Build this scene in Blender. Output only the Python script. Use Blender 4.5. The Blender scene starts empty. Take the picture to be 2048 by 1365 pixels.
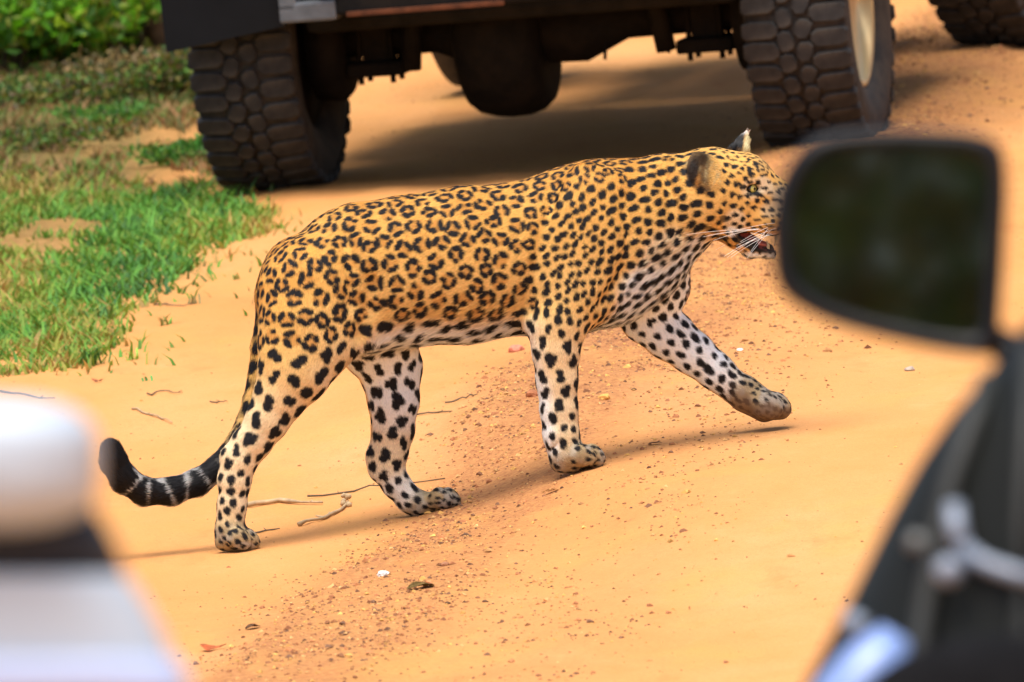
import bpy, bmesh, math, random, time
import numpy as np
from mathutils import Vector, Matrix

T0 = time.time()
rng = np.random.default_rng(7)
random.seed(7)
SC = bpy.context.scene
COL = SC.collection

# ------------------------------------------------------------------ camera
CAM_H = 2.93
FPX = 28500.0                       # focal length in pixels of the 2048 wide photograph
TH = math.atan(2462 / FPX)
ROLL = math.radians(5.0)
FWD = np.array([0, math.cos(TH), -math.sin(TH)])
_r0 = np.array([1.0, 0, 0]); _u0 = np.cross(_r0, FWD)
CR = math.cos(ROLL) * _r0 - math.sin(ROLL) * _u0
CU = math.sin(ROLL) * _r0 + math.cos(ROLL) * _u0
CPOS = np.array([0, 0, CAM_H])
cd = bpy.data.cameras.new('camera')
cam = bpy.data.objects.new('camera', cd); COL.objects.link(cam)
M = Matrix(((CR[0], CU[0], -FWD[0], 0), (CR[1], CU[1], -FWD[1], 0), (CR[2], CU[2], -FWD[2], CAM_H), (0, 0, 0, 1)))
cam.matrix_world = M
cd.sensor_width = 36.0
cd.lens = 36.0 * FPX / 2048
cd.clip_start = 0.5; cd.clip_end = 3000
cd.dof.use_dof = True
cd.dof.focus_distance = 30.35
cd.dof.aperture_fstop = (cd.lens / 1000) / 0.038
SC.camera = cam

# ------------------------------------------------------------------ world, sun, exposure
SUN_EL = math.radians(74); SUN_AZ = math.radians(195)     # azimuth from +Y clockwise: behind the camera, to the left
w = bpy.data.worlds.new('World'); SC.world = w; w.use_nodes = True
nt = w.node_tree; nt.nodes.clear()
sky = nt.nodes.new('ShaderNodeTexSky'); sky.sky_type = 'NISHITA'; sky.sun_disc = False
sky.sun_elevation = SUN_EL; sky.sun_rotation = SUN_AZ; sky.dust_density = 3.0; sky.air_density = 1.0
bg = nt.nodes.new('ShaderNodeBackground'); bg.inputs[1].default_value = 0.085
wo = nt.nodes.new('ShaderNodeOutputWorld')
nt.links.new(sky.outputs[0], bg.inputs[0]); nt.links.new(bg.outputs[0], wo.inputs[0])
sl = bpy.data.lights.new('sun', 'SUN'); sl.energy = 2.3; sl.angle = math.radians(44); sl.color = (1.0, 0.95, 0.87)
so = bpy.data.objects.new('sun', sl); COL.objects.link(so)
sd = Vector((math.sin(SUN_AZ) * math.cos(SUN_EL), math.cos(SUN_AZ) * math.cos(SUN_EL), math.sin(SUN_EL)))
so.rotation_euler = sd.to_track_quat('Z', 'Y').to_euler()
so.location = sd * 50
vs = SC.view_settings
vs.view_transform = 'Standard'; vs.look = 'None'; vs.exposure = 1.12; vs.gamma = 1.0; vs.use_curve_mapping = False
SC.cycles.use_denoising = True
SC.cycles.max_bounces = 6

# ------------------------------------------------------------------ helpers
def ray(u, v): return FWD + CR * ((u - 1024) / FPX) - CU * ((v - 682.5) / FPX)
def on_ground(u, v, z=0.0):
    d = ray(u, v); return CPOS + d * ((z - CAM_H) / d[2])
def at_depth(u, v, depth): return CPOS + ray(u, v) * depth
def to_px(p):
    q = np.asarray(p) - CPOS
    z = q @ FWD
    return np.stack([1024 + FPX * (q @ CR) / z, 682.5 - FPX * (q @ CU) / z], -1)

def tag(o, label=None, cat=None, group=None, kind=None):
    if label: o['label'] = label
    if cat: o['category'] = cat
    if group: o['group'] = group
    if kind: o['kind'] = kind
    return o
def link(name, me, mat=None, parent=None, loc=None):
    o = bpy.data.objects.new(name, me); COL.objects.link(o)
    if mat is not None and me is not None and len(me.materials) == 0: me.materials.append(mat)
    if parent is not None: o.parent = parent
    if loc is not None: o.location = loc
    return o
def empty(name, loc=(0, 0, 0), rz=0.0):
    o = bpy.data.objects.new(name, None); COL.objects.link(o)
    o.location = loc; o.rotation_euler = (0, 0, rz); o.empty_display_size = 0.1
    return o
def mesh_np(name, V, quads=None, tris=None, smooth=True):
    """fast mesh from numpy arrays"""
    V = np.asarray(V, np.float32)
    me = bpy.data.meshes.new(name)
    nq = 0 if quads is None else len(quads); ntr = 0 if tris is None else len(tris)
    me.vertices.add(len(V)); me.vertices.foreach_set('co', V.ravel())
    me.loops.add(nq * 4 + ntr * 3); me.polygons.add(nq + ntr)
    li = []; ls = []; lt = []
    if nq: li.append(np.asarray(quads, np.int32).ravel()); ls.append(np.arange(nq) * 4); lt.append(np.full(nq, 4))
    if ntr: li.append(np.asarray(tris, np.int32).ravel()); ls.append(nq * 4 + np.arange(ntr) * 3); lt.append(np.full(ntr, 3))
    me.loops.foreach_set('vertex_index', np.concatenate(li).astype(np.int32))
    me.polygons.foreach_set('loop_start', np.concatenate(ls).astype(np.int32))
    me.polygons.foreach_set('loop_total', np.concatenate(lt).astype(np.int32))
    me.polygons.foreach_set('use_smooth', np.full(nq + ntr, smooth, bool))
    me.update(calc_edges=True); me.validate()
    return me
def set_col(me, name, rgb):
    a = me.color_attributes.new(name, 'FLOAT_COLOR', 'POINT')
    c = np.ones((len(rgb), 4), np.float32); c[:, :3] = rgb
    a.data.foreach_set('color', c.ravel())
def bm_mesh(name, bm, smooth=True):
    me = bpy.data.meshes.new(name); bm.normal_update(); bm.to_mesh(me); bm.free()
    me.polygons.foreach_set('use_smooth', np.full(len(me.polygons), smooth, bool)); me.update()
    return me
def add_box(bm, c, s, bevel=0.0, rot=None):
    r = bmesh.ops.create_cube(bm, size=1.0)
    vs_ = r['verts']
    m = Matrix.Translation(Vector(c)) @ (rot.to_4x4() if rot is not None else Matrix.Identity(4)) @ Matrix.Diagonal((s[0], s[1], s[2], 1))
    bmesh.ops.transform(bm, matrix=m, verts=vs_)
    if bevel > 0:
        es = list({e for v in vs_ for e in v.link_edges})
        bmesh.ops.bevel(bm, geom=es, offset=bevel, segments=2, affect='EDGES', profile=0.6)
def add_tube(bm, pts, rad, seg=10, caps=True):
    pts = [Vector(p) for p in pts]
    rad = [rad] * len(pts) if not hasattr(rad, '__len__') else rad
    rings = []
    ref = Vector((0, 0, 1))
    for i, p in enumerate(pts):
        d = (pts[min(i + 1, len(pts) - 1)] - pts[max(i - 1, 0)]).normalized()
        if abs(d.dot(ref)) > 0.95: ref = Vector((1, 0.2, 0)).normalized()
        a = d.cross(ref).normalized(); b = d.cross(a).normalized()
        rings.append([bm.verts.new(p + (a * math.cos(2 * math.pi * k / seg) + b * math.sin(2 * math.pi * k / seg)) * rad[i]) for k in range(seg)])
    for i in range(len(rings) - 1):
        for k in range(seg):
            bm.faces.new((rings[i][k], rings[i][(k + 1) % seg], rings[i + 1][(k + 1) % seg], rings[i + 1][k]))
    if caps:
        bm.faces.new(rings[0][::-1]); bm.faces.new(rings[-1])
def add_lathe(bm, prof, seg=40, axis='X', closed=False):
    """prof: list of (axial, radius)"""
    rings = []
    for a, r in prof:
        ring = []
        for k in range(seg):
            t = 2 * math.pi * k / seg
            ring.append(bm.verts.new((a, r * math.cos(t), r * math.sin(t)) if axis == 'X' else (r * math.cos(t), r * math.sin(t), a)))
        rings.append(ring)
    n = len(rings)
    for i in range(n if closed else n - 1):
        for k in range(seg):
            A, B = rings[i], rings[(i + 1) % n]
            bm.faces.new((A[k], A[(k + 1) % seg], B[(k + 1) % seg], B[k]))
    if not closed:
        if prof[0][1] > 1e-4: bm.faces.new(rings[0][::-1])
        if prof[-1][1] > 1e-4: bm.faces.new(rings[-1])

class NT:
    """small node-tree builder"""
    def __init__(s, name):
        s.m = bpy.data.materials.new(name); s.m.use_nodes = True
        s.t = s.m.node_tree; s.t.nodes.clear()
        s.out = s.n('ShaderNodeOutputMaterial'); s.p = s.n('ShaderNodeBsdfPrincipled')
        s.l(s.p.outputs[0], s.out.inputs[0])
    def n(s, k, **kw):
        o = s.t.nodes.new(k)
        for a, b in kw.items(): setattr(o, a, b)
        return o
    def l(s, a, b): s.t.links.new(a, b)
    def noise(s, scale, detail=4, rough=0.55, vec=None, dist=0.0):
        o = s.n('ShaderNodeTexNoise'); o.inputs['Scale'].default_value = scale; o.inputs['Detail'].default_value = detail
        o.inputs['Roughness'].default_value = rough; o.inputs['Distortion'].default_value = dist
        if vec is not None: s.l(vec, o.inputs['Vector'])
        return o.outputs['Fac']
    def ramp(s, fac, stops):
        o = s.n('ShaderNodeValToRGB'); e = o.color_ramp.elements
        while len(e) < len(stops): e.new(0.5)
        for i, (p, c) in enumerate(stops):
            e[i].position = p; e[i].color = (c[0], c[1], c[2], 1) if hasattr(c, '__len__') else (c, c, c, 1)
        s.l(fac, o.inputs[0]); return o.outputs[0]
    def mix(s, fac, a, b, mode='MIX'):
        o = s.n('ShaderNodeMix', data_type='RGBA', blend_type=mode)
        for k, v in ((0, fac), (6, a), (7, b)):
            if hasattr(v, 'node'): s.l(v, o.inputs[k])
            else: o.inputs[k].default_value = v if k == 0 else (v[0], v[1], v[2], 1)
        return o.outputs[2]
    def coords(s, which='Object', scale=None):
        o = s.n('ShaderNodeTexCoord').outputs[which]
        if scale is not None:
            mp = s.n('ShaderNodeMapping'); mp.inputs['Scale'].default_value = scale; s.l(o, mp.inputs[0]); return mp.outputs[0]
        return o
    def bump(s, h, strength=0.5, dist=0.01):
        o = s.n('ShaderNodeBump'); o.inputs['Strength'].default_value = strength; o.inputs['Distance'].default_value = dist
        s.l(h, o.inputs['Height']); s.l(o.outputs[0], s.p.inputs['Normal'])
    def set(s, col=None, rough=None, metal=None, spec=None, **kw):
        if col is not None:
            if hasattr(col, 'node'): s.l(col, s.p.inputs['Base Color'])
            else: s.p.inputs['Base Color'].default_value = (*col, 1)
        for k, v in (('Roughness', rough), ('Metallic', metal), ('Specular IOR Level', spec)):
            if v is None: continue
            if hasattr(v, 'node'): s.l(v, s.p.inputs[k])
            else: s.p.inputs[k].default_value = v
        for k, v in kw.items(): s.p.inputs[k.replace('_', ' ')].default_value = v
        return s.m

def simple(name, col, rough=0.6, metal=0.0, spec=0.4, var=0.25, scale=12.0, dirt=None):
    """procedural paint / plastic / metal with a little tonal variation and dust"""
    t = NT(name); c = t.coords()
    n = t.noise(scale, 5, 0.6, c)
    a = tuple(x * (1 - var) for x in col); b = tuple(min(1, x * (1 + var)) for x in col)
    k = t.ramp(n, [(0.3, a), (0.7, b)])
    if dirt:
        n2 = t.noise(scale * 0.5, 6, 0.7, c)
        f = t.ramp(n2, [(0.45, 0.0), (0.7, 1.0)])
        k = t.mix(f, k, dirt)
    return t.set(k, rough, metal, spec)

# ------------------------------------------------------------------ frames of the leopard (its own axes: X forward, Y away to its left, Z up)
YAW = math.radians(8)
LROOT = on_ground(800, 1000)
LX = np.array([math.cos(YAW), math.sin(YAW), 0]); LY = np.array([-math.sin(YAW), math.cos(YAW), 0])
def LP(u, v, lat):
    d = ray(u, v); t = ((LROOT - CPOS) @ LY + lat) / (d @ LY); q = CPOS + d * t - LROOT
    return np.array([q @ LX, lat, q[2]])
PXM = FPX / 30.35                     # photograph pixels per metre at the leopard
def L2W(p): return LROOT + np.outer(p[:, 0], LX) + np.outer(p[:, 1], LY) + np.outer(p[:, 2], [0, 0, 1])

# ------------------------------------------------------------------ ground height
def vnoise(x, y, seed=0):
    """smooth value noise, numpy"""
    xi = np.floor(x).astype(np.int64); yi = np.floor(y).astype(np.int64); fx = x - xi; fy = y - yi
    def h(a, b):
        n = (a * 374761393 + b * 668265263 + seed * 1442695041) & 0x7fffffff
        n = ((n ^ (n >> 13)) * 1274126177) & 0x7fffffff
        return ((n ^ (n >> 16)) & 0xffff) / 65535.0
    sx = fx * fx * (3 - 2 * fx); sy = fy * fy * (3 - 2 * fy)
    a = h(xi, yi); b = h(xi + 1, yi); c = h(xi, yi + 1); d = h(xi + 1, yi + 1)
    return (a * (1 - sx) + b * sx) * (1 - sy) + (c * (1 - sx) + d * sx) * sy
def sstep(a, b, x):
    t = np.clip((x - a) / (b - a), 0, 1); return t * t * (3 - 2 * t)
PX_ = np.array([-6, -1.2, -0.42, -0.20, 0.05, 0.22, 0.375, 0.55, 0.82, 1.3, 6])
PZ_ = np.array([-0.07, -0.071, -0.0665, -0.060, -0.046, -0.014, 0.030, 0.050, 0.060, 0.065, 0.03])
def gravel_band(x, y):
    """0..1 where the coarse reddish gravel ridge runs along the track"""
    c = -0.50 + (y - 27.2) * 0.118 + 0.05 * np.sin(y * 1.7)
    b1 = np.exp(-((x - c) / 0.17) ** 2)
    c2 = 0.02 + (y - 27.2) * 0.10
    b2 = 0.35 * np.exp(-((x - c2) / 0.2) ** 2)
    c3 = 1.62 + (y - 44) * 0.12
    b3 = 0.9 * np.exp(-((x - c3) / 0.16) ** 2)
    return np.clip(b1 + b2 + b3, 0, 1)
def ground_z(x, y):
    x = np.asarray(x, float); y = np.asarray(y, float)
    lx = (x - LROOT[0]) * LX[0] + (y - LROOT[1]) * LX[1]
    w_ = np.exp(-(np.abs(y - 30.4) / 2.6) ** 4)
    z = np.interp(lx, PX_, PZ_) * w_
    near = np.exp(-(np.abs(y - 30.4) / 0.9) ** 4) * sstep(1.5, 0.9, np.abs(lx))
    rough_ = 0.018 * (vnoise(x * 2.3, y * 0.9, 1) - 0.5) + 0.010 * (vnoise(x * 7, y * 4, 2) - 0.5)
    gb = gravel_band(x, y)
    fine = 0.009 * gb * (vnoise(x * 38, y * 24, 3) - 0.5) + 0.004 * (vnoise(x * 26, y * 16, 4) - 0.5)
    bank = 0.12 * sstep(-1.0, -2.2, x) * sstep(33, 40, y)      # verge lifts gently under the bushes
    return z + rough_ * (1 - 0.85 * near) + fine * (1 - 0.5 * near) + 0.026 * gb * (1 - near) + bank
def gz(x, y): return float(ground_z(np.array([x]), np.array([y]))[0])
def on_terrain(u, v):
    z = 0.0
    for _ in range(6):
        p = on_ground(u, v, z); z = gz(p[0], p[1])
    return np.array([p[0], p[1], z])

# ================================================================== LEOPARD
# chains of round cones traced over the animal: (u, v, radius in photo pixels, lateral metres, lateral scale)
CH = {}
def chain(name, pts, k=0.035, flow=1): CH[name] = (pts, k, flow)
chain('torso', [(628, 572, 108, 0, .84), (720, 556, 148, 0, .72), (820, 541, 149, 0, .72), (930, 529, 155, 0, .72), (1040, 516, 150, 0, .70), (1130, 499, 156, 0, .68), (1200, 484, 157, 0, .64)], .05, -1)
chain('neck', [(1200, 470, 140, 0, .72), (1275, 448, 126, 0, .74), (1335, 416, 108, 0, .78), (1395, 395, 91, 0, .86)], .05, -1)
chain('brisket', [(1350, 462, 48, 0, .9), (1300, 525, 58, 0, .95), (1225, 580, 58, 0, 1.1), (1110, 615, 52, 0, 1.2)], .05, 1)
chain('skull', [(1435, 375, 80, 0, .92), (1482, 373, 70, 0, .90)], .03, -1)
chain('cheek_near', [(1432, 418, 50, -.038, .8), (1462, 425, 36, -.040, .8)], .03, -1)
chain('cheek_far', [(1432, 418, 50, .038, .8), (1462, 425, 36, .040, .8)], .03, -1)
chain('muzzle', [(1500, 398, 54, 0, .92), (1542, 408, 52, 0, .90), (1582, 430, 37, 0, .92)], .022, -1)
chain('lip_near', [(1494, 434, 29, -.030, .9), (1542, 442, 31, -.029, .9), (1580, 446, 26, -.016, .9)], .012, -1)
chain('lip_far', [(1494, 434, 29, .030, .9), (1542, 442, 31, .029, .9), (1580, 446, 26, .016, .9)], .012, -1)
chain('jaw_near', [(1440, 436, 36, -.036, .8), (1472, 476, 20, -.033, .8), (1505, 500, 13, -.024, .8), (1542, 503, 13, -.008, .9)], .012, -1)
chain('jaw_far', [(1440, 436, 36, .036, .8), (1472, 476, 20, .033, .8), (1505, 500, 13, .024, .8), (1542, 503, 13, .008, .9)], .012, -1)
chain('jaw_floor', [(1450, 455, 30, 0, 1.2), (1500, 503, 11, 0, 2.0), (1530, 505, 11, 0, 1.2)], .012, -1)
chain('brow_near', [(1478, 350, 16, -.050, .8), (1515, 352, 13, -.040, .8)], .018, -1)
chain('brow_far', [(1478, 350, 16, .050, .8), (1515, 352, 13, .040, .8)], .018, -1)
HN = -.088
chain('hind_near', [(622, 588, 104, -.055, .62), (608, 688, 93, -.075, .60), (588, 742, 73, HN, .68), (561, 792, 53, HN, .80), (535, 840, 43, HN, .85), (507, 884, 36, HN, .85), (480, 925, 32, HN, .85), (470, 965, 30, HN, .9), (464, 1010, 28, HN, .95), (460, 1052, 29, HN, 1.0)], .04)
chain('flank_near', [(640, 640, 66, -.065, .6), (690, 668, 34, -.075, .6), (735, 640, 40, -.06, .6)], .05)
chain('hock_near', [(480, 880, 14, HN, .8), (459, 911, 15, HN, .8), (452, 960, 14, HN, .8)], .02)
HF = .088
chain('hind_far', [(700, 600, 95, .055, .62), (755, 680, 82, .072, .60), (780, 735, 64, HF, .68), (787, 800, 51, HF, .80), (786, 860, 42, HF, .85), (778, 905, 37, HF, .85), (773, 935, 33, HF, .85), (792, 968, 28, HF, .9), (818, 998, 26, HF, .95), (834, 1006, 25, HF, 1)], .04)
chain('hock_far', [(770, 880, 14, HF, .8), (750, 914, 15, HF, .8), (757, 940, 14, HF, .8)], .02)
FN = -.082
chain('fore_near', [(1195, 410, 70, -.070, .45), (1178, 470, 98, -.062, .50), (1146, 570, 86, -.070, .58), (1118, 645, 58, FN, .72), (1112, 700, 47, FN, .82), (1114, 760, 41, FN, .85), (1118, 820, 37, FN, .88), (1122, 868, 35, FN, .95), (1130, 905, 35, FN, 1.05)], .04)
chain('elbow_near', [(1095, 610, 30, -.075, .6), (1085, 650, 22, FN, .7)], .04)
FF = .092
chain('fore_far', [(1270, 470, 80, .065, .5), (1300, 520, 80, .070, .55), (1304, 572, 76, .078, .60), (1292, 634, 52, FF, .72), (1338, 670, 50, FF, .80), (1385, 706, 43, FF, .85), (1430, 742, 37, FF, .88), (1468, 774, 33, FF, .95)], .035)
chain('scapula_near', [(1172, 352, 26, -.060, .6), (1158, 420, 34, -.082, .5), (1166, 500, 40, -.092, .5)], .03)
chain('thigh_near', [(610, 560, 46, -.092, .5), (600, 640, 56, -.104, .5), (585, 705, 48, -.108, .5)], .03)
chain('forearm_near', [(1098, 668, 30, -.100, .6), (1104, 730, 26, -.100, .6)], .02)
chain('tail', [(580, 530, 38, 0, .9), (548, 590, 30, 0, .95), (530, 690, 24, .0, 1), (512, 800, 22, .0, 1), (482, 880, 22, .0, 1), (440, 934, 23, .0, 1), (395, 965, 24, 0, 1), (345, 983, 25, 0, 1), (290, 984, 25, 0, 1), (250, 960, 26, 0, 1), (228, 925, 25, 0, 1), (223, 903, 22, 0, 1)], .03)
# paws: palm + four toes each
def paw(name, a, b, lat, tilt=0, spread=.024, r=17, k=.005):
    """a: ankle end, b: front centre of the toes"""
    (u0, v0, r0), (u1, v1, r1) = a, b
    chain(name + '_palm', [(u0, v0, r0, lat, 1.0), ((u0 + u1) / 2 - 6, (v0 + v1) / 2, (r0 + r1) / 2 * .92, lat, 1.1)], .014)
    for i, (o, fw) in enumerate(((-1.5, -15), (-.5, 2), (.5, 2), (1.5, -15))):
        l2 = lat + o * spread
        chain('%s_toe%d' % (name, i), [((u0 + u1) / 2 - 6, (v0 + v1) / 2, r * .95, lat + o * spread * .75, .85), (u1 + fw - 10, v1 - 4, r * 1.0, l2, .70), (u1 + fw + 1, v1 + 3, r * .92, l2, .70)], k)
paw('paw_hn', (462, 1068, 31), (500, 1081, 22), HN, r=19)
paw('paw_hf', (842, 1008, 22), (903, 999, 20), HF, r=18)
paw('paw_fn', (1138, 914, 30), (1190, 914, 22), FN, r=20)
paw('paw_ff', (1492, 788, 36), (1558, 815, 27), FF, r=25)
chain('heel_ff', [(1488, 802, 22, FF, 1.2), (1528, 824, 22, FF, 1.3)], .012)
chain('heel_hf', [(828, 1016, 15, HF, 1.1), (860, 1016, 13, HF, 1.3)], .012)
chain('heel_fn', [(1118, 928, 16, FN, 1.2), (1150, 930, 14, FN, 1.4)], .012)
chain('heel_hn', [(446, 1086, 16, HN, 1.1), (476, 1090, 14, HN, 1.4)], .012)
# ears
chain('ear_far', [(1484, 300, 19, .058, .7), (1489, 284, 11, .066, .5), (1493, 266, 3.5, .070, .5)], .01)
chain('ear_far_edge', [(1460, 300, 9, .058, .7), (1480, 281, 6, .066, .5), (1493, 265, 3.5, .070, .5)], .012)

def chain_pts(name):
    pts, k, fl = CH[name]
    return np.array([[*LP(u, v, lat), r / PXM, ys] for u, v, r, lat, ys in pts])
CP = {n: chain_pts(n) for n in CH}

def seg_d(P, a, b):
    """distance of points to a round cone a->b (x, y, z, r, ys)"""
    ys = 0.5 * (a[4] + b[4])
    ab = b[:3] - a[:3]; L2 = ab @ ab + 1e-12
    q = P - a[:3]
    t = np.clip((q @ ab) / L2, 0, 1)
    e = q - t[..., None] * ab
    ysl = a[4] + (b[4] - a[4]) * t
    rr = a[3] + (b[3] - a[3]) * t
    return np.sqrt(e[..., 0] ** 2 + (e[..., 1] / ysl) ** 2 + e[..., 2] ** 2) - rr, t
def smin(a, b, k):
    h = np.clip(.5 + .5 * (b - a) / k, 0, 1)
    return b * (1 - h) + a * h - k * h * (1 - h)

VOX = 0.0055
allp = np.concatenate(list(CP.values()))
lo = (allp[:, :3] - allp[:, 3:4]).min(0) - .03
hi = (allp[:, :3] + allp[:, 3:4] * np.maximum(1, allp[:, 4:5])).max(0) + .03
dims = np.ceil((hi - lo) / VOX).astype(int) + 1
S = np.full(dims, 0.5, np.float32)
gx = [lo[i] + VOX * np.arange(dims[i]) for i in range(3)]
def boxof(pmin, pmax):
    a = np.clip(np.floor((pmin - lo) / VOX).astype(int), 0, dims - 1); b = np.clip(np.ceil((pmax - lo) / VOX).astype(int) + 1, 1, dims)
    sl_ = tuple(slice(a[i], b[i]) for i in range(3))
    G = np.stack(np.meshgrid(gx[0][sl_[0]], gx[1][sl_[1]], gx[2][sl_[2]], indexing='ij'), -1)
    return sl_, G
def chain_field(C, G):
    D = None
    for i in range(len(C) - 1):
        d, _ = seg_d(G, C[i], C[i + 1])
        D = d if D is None else smin(D, d, 0.012)
    return D
def bounds(C, pad=.09):
    m = np.maximum(1, C[:, 4:5]); r = C[:, 3:4] * m
    return (C[:, :3] - r).min(0) - pad, (C[:, :3] + r).max(0) + pad
for n in CH:
    sl_, G = boxof(*bounds(CP[n]))
    S[sl_] = smin(S[sl_], chain_field(CP[n], G), CH[n][1])
# near ear: a rounded cup turned outwards and forwards
def ell(G, c, ax, rad):
    q = (G - c) @ np.array(ax).T
    return (np.sqrt(((q / rad) ** 2).sum(-1)) - 1) * min(rad)
def frame_from(nrm, up):
    n_ = np.array(nrm, float); n_ /= np.linalg.norm(n_); u_ = np.array(up, float); u_ -= n_ * (u_ @ n_); u_ /= np.linalg.norm(u_)
    return [np.cross(u_, n_), u_, n_]
def ear_cup(u, v, lat, sgn):
    c = LP(u, v, lat)
    ax = frame_from((.42, sgn * .88, .18), (-.30, sgn * .20, 1))
    sl_, G = boxof(c - .12, c + .12)
    out = ell(G, c, ax, (.033, .045, .021))
    inn = ell(G, c + ax[2] * .024 + ax[0] * .010, ax, (.033, .039, .018))
    cup = -smin(-out, inn, .006)
    S[sl_] = smin(S[sl_], cup, .014)
    return c, ax
EAR_C, EAR_AX = ear_cup(1407, 343, -.068, -1)
# mouth opening, eye socket
WED = np.array([[*LP(u, v, 0), r / PXM, ys] for u, v, r, ys in ((1474, 468, 7, 8), (1512, 481, 13, 5), (1560, 487, 17, 5), (1600, 492, 20, 5))])
sl_, G = boxof(*bounds(np.column_stack([WED[:, :4], np.full(4, 2.0)]), .03))
S[sl_] = -smin(-S[sl_], chain_field(WED, G), .004)
MIN_ = np.array([[*LP(u, v, 0), r / PXM, ys] for u, v, r, ys in ((1470, 468, 18, 1.4), (1500, 486, 15, 1.4), (1540, 497, 9, 1.1))])
sl_, G = boxof(*bounds(MIN_, .03))
S[sl_] = smin(S[sl_], chain_field(MIN_, G), .006)
def surf_lat(u, v):
    for lat in np.arange(-.22, .1, .003):
        i_ = np.round((LP(u, v, lat) - lo) / VOX).astype(int)
        if (i_ >= 0).all() and (i_ < dims).all() and S[tuple(i_)] < 0: return lat
    return 0.0
for pts_, rad_, k_ in (([(1112, 372), (1092, 450), (1072, 540), (1060, 622)], 7, .022), ([(1250, 395), (1262, 470), (1248, 545), (1205, 606)], 6, .025),
                       ([(745, 560), (738, 620), (722, 672)], 8, .028), ([(690, 470), (706, 540), (706, 610)], 6, .030), ([(1330, 350), (1352, 420), (1362, 468)], 6, .025), ([(1098, 905), (1116, 885)], 2, .006)):
    Cg = np.array([[*LP(u, v, surf_lat(u, v) - .001), rad_ / PXM, 1] for u, v in pts_])
    sl_, G = boxof(*bounds(Cg, .05)); S[sl_] = -smin(-S[sl_], chain_field(Cg, G), k_)
EYE = {}
for sgn in (-1, 1):
    e = LP(1502, 378, sgn * .050)
    EYE[sgn] = e
    sl_, G = boxof(e - .03, e + .03)
    d = ell(G, e + np.array([.004, sgn * .008, 0]), frame_from((.5, sgn, 0), (0, 0, 1)), (.016, .009, .016))
    S[sl_] = -smin(-S[sl_], d, .006)

def surface_nets(S):
    ins = S < 0
    c8 = [(0, 0, 0), (1, 0, 0), (0, 1, 0), (1, 1, 0), (0, 0, 1), (1, 0, 1), (0, 1, 1), (1, 1, 1)]
    nx, ny, nz = S.shape
    cnt = np.zeros((nx - 1, ny - 1, nz - 1), np.int8)
    for a, b, c in c8: cnt += ins[a:nx - 1 + a, b:ny - 1 + b, c:nz - 1 + c]
    I = np.argwhere((cnt > 0) & (cnt < 8))
    idx = np.full(cnt.shape, -1, np.int32); idx[I[:, 0], I[:, 1], I[:, 2]] = np.arange(len(I))
    val = np.stack([S[I[:, 0] + a, I[:, 1] + b, I[:, 2] + c] for a, b, c in c8], 1)
    acc = np.zeros((len(I), 3)); num = np.zeros(len(I))
    for i in range(8):
        for j in range(i + 1, 8):
            df = np.array(c8[j]) - np.array(c8[i])
            if np.abs(df).sum() != 1: continue
            m = (val[:, i] < 0) != (val[:, j] < 0)
            t = val[m, i] / (val[m, i] - val[m, j])
            acc[m] += np.array(c8[i]) + t[:, None] * df; num[m] += 1
    V = (I + acc / num[:, None]) * VOX + lo
    Q = []
    for ax in range(3):
        s0 = [slice(None)] * 3; s1 = [slice(None)] * 3; s0[ax] = slice(0, -1); s1[ax] = slice(1, None)
        E = np.argwhere(ins[tuple(s0)] != ins[tuple(s1)])
        o1, o2 = [(1, 2), (2, 0), (0, 1)][ax]
        E = E[(E[:, o1] > 0) & (E[:, o2] > 0) & (E[:, o1] < S.shape[o1] - 1) & (E[:, o2] < S.shape[o2] - 1)]
        def cell(d1, d2):
            e = E.copy(); e[:, o1] -= d1; e[:, o2] -= d2; return idx[e[:, 0], e[:, 1], e[:, 2]]
        q = np.stack([cell(1, 1), cell(0, 1), cell(0, 0), cell(1, 0)], 1)
        flip = ~ins[E[:, 0], E[:, 1], E[:, 2]]
        q[flip] = q[flip][:, ::-1]
        Q.append(q)
    return V, np.concatenate(Q)
BV, BQ = surface_nets(S)
# keep the biggest connected piece, then relax a little
ed = np.concatenate([BQ[:, [0, 1]], BQ[:, [1, 2]], BQ[:, [2, 3]], BQ[:, [3, 0]]])
lab = np.arange(len(BV))
for _ in range(4000):
    m = np.minimum(lab[ed[:, 0]], lab[ed[:, 1]]); old = lab.copy()
    np.minimum.at(lab, ed[:, 0], m); np.minimum.at(lab, ed[:, 1], m); lab = lab[lab]
    if (lab == old).all(): break
main = np.bincount(lab).argmax(); keep = lab == main
remap = np.cumsum(keep) - 1; BQ = remap[BQ[keep[BQ[:, 0]]]]; BV = BV[keep]
ed = np.concatenate([BQ[:, [0, 1]], BQ[:, [1, 2]], BQ[:, [2, 3]], BQ[:, [3, 0]]])
deg = np.bincount(ed.ravel(), minlength=len(BV))[:, None].astype(float)
def lap(V):
    A = np.zeros_like(V)
    for k in range(3):
        A[:, k] = np.bincount(ed[:, 0], V[ed[:, 1], k], len(V)) + np.bincount(ed[:, 1], V[ed[:, 0], k], len(V))
    return A / deg
for _ in range(3):
    BV = BV + .5 * (lap(BV) - BV); BV = BV - .52 * (lap(BV) - BV)
for _ in range(2): BV = BV + .4 * (lap(BV) - BV)
def vnormals(V, Q):
    fn = np.cross(V[Q[:, 2]] - V[Q[:, 0]], V[Q[:, 3]] - V[Q[:, 1]])
    N = np.zeros_like(V)
    for j in range(4):
        for k in range(3): N[:, k] += np.bincount(Q[:, j], fn[:, k], len(V))
    return N / (np.linalg.norm(N, axis=1, keepdims=True) + 1e-12)
BN = vnormals(BV, BQ)
print('leopard verts', len(BV), 'quads', len(BQ), 'outward', float(np.mean((BN * (BV - BV.mean(0))).sum(1))), 't', round(time.time() - T0, 1))

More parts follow.
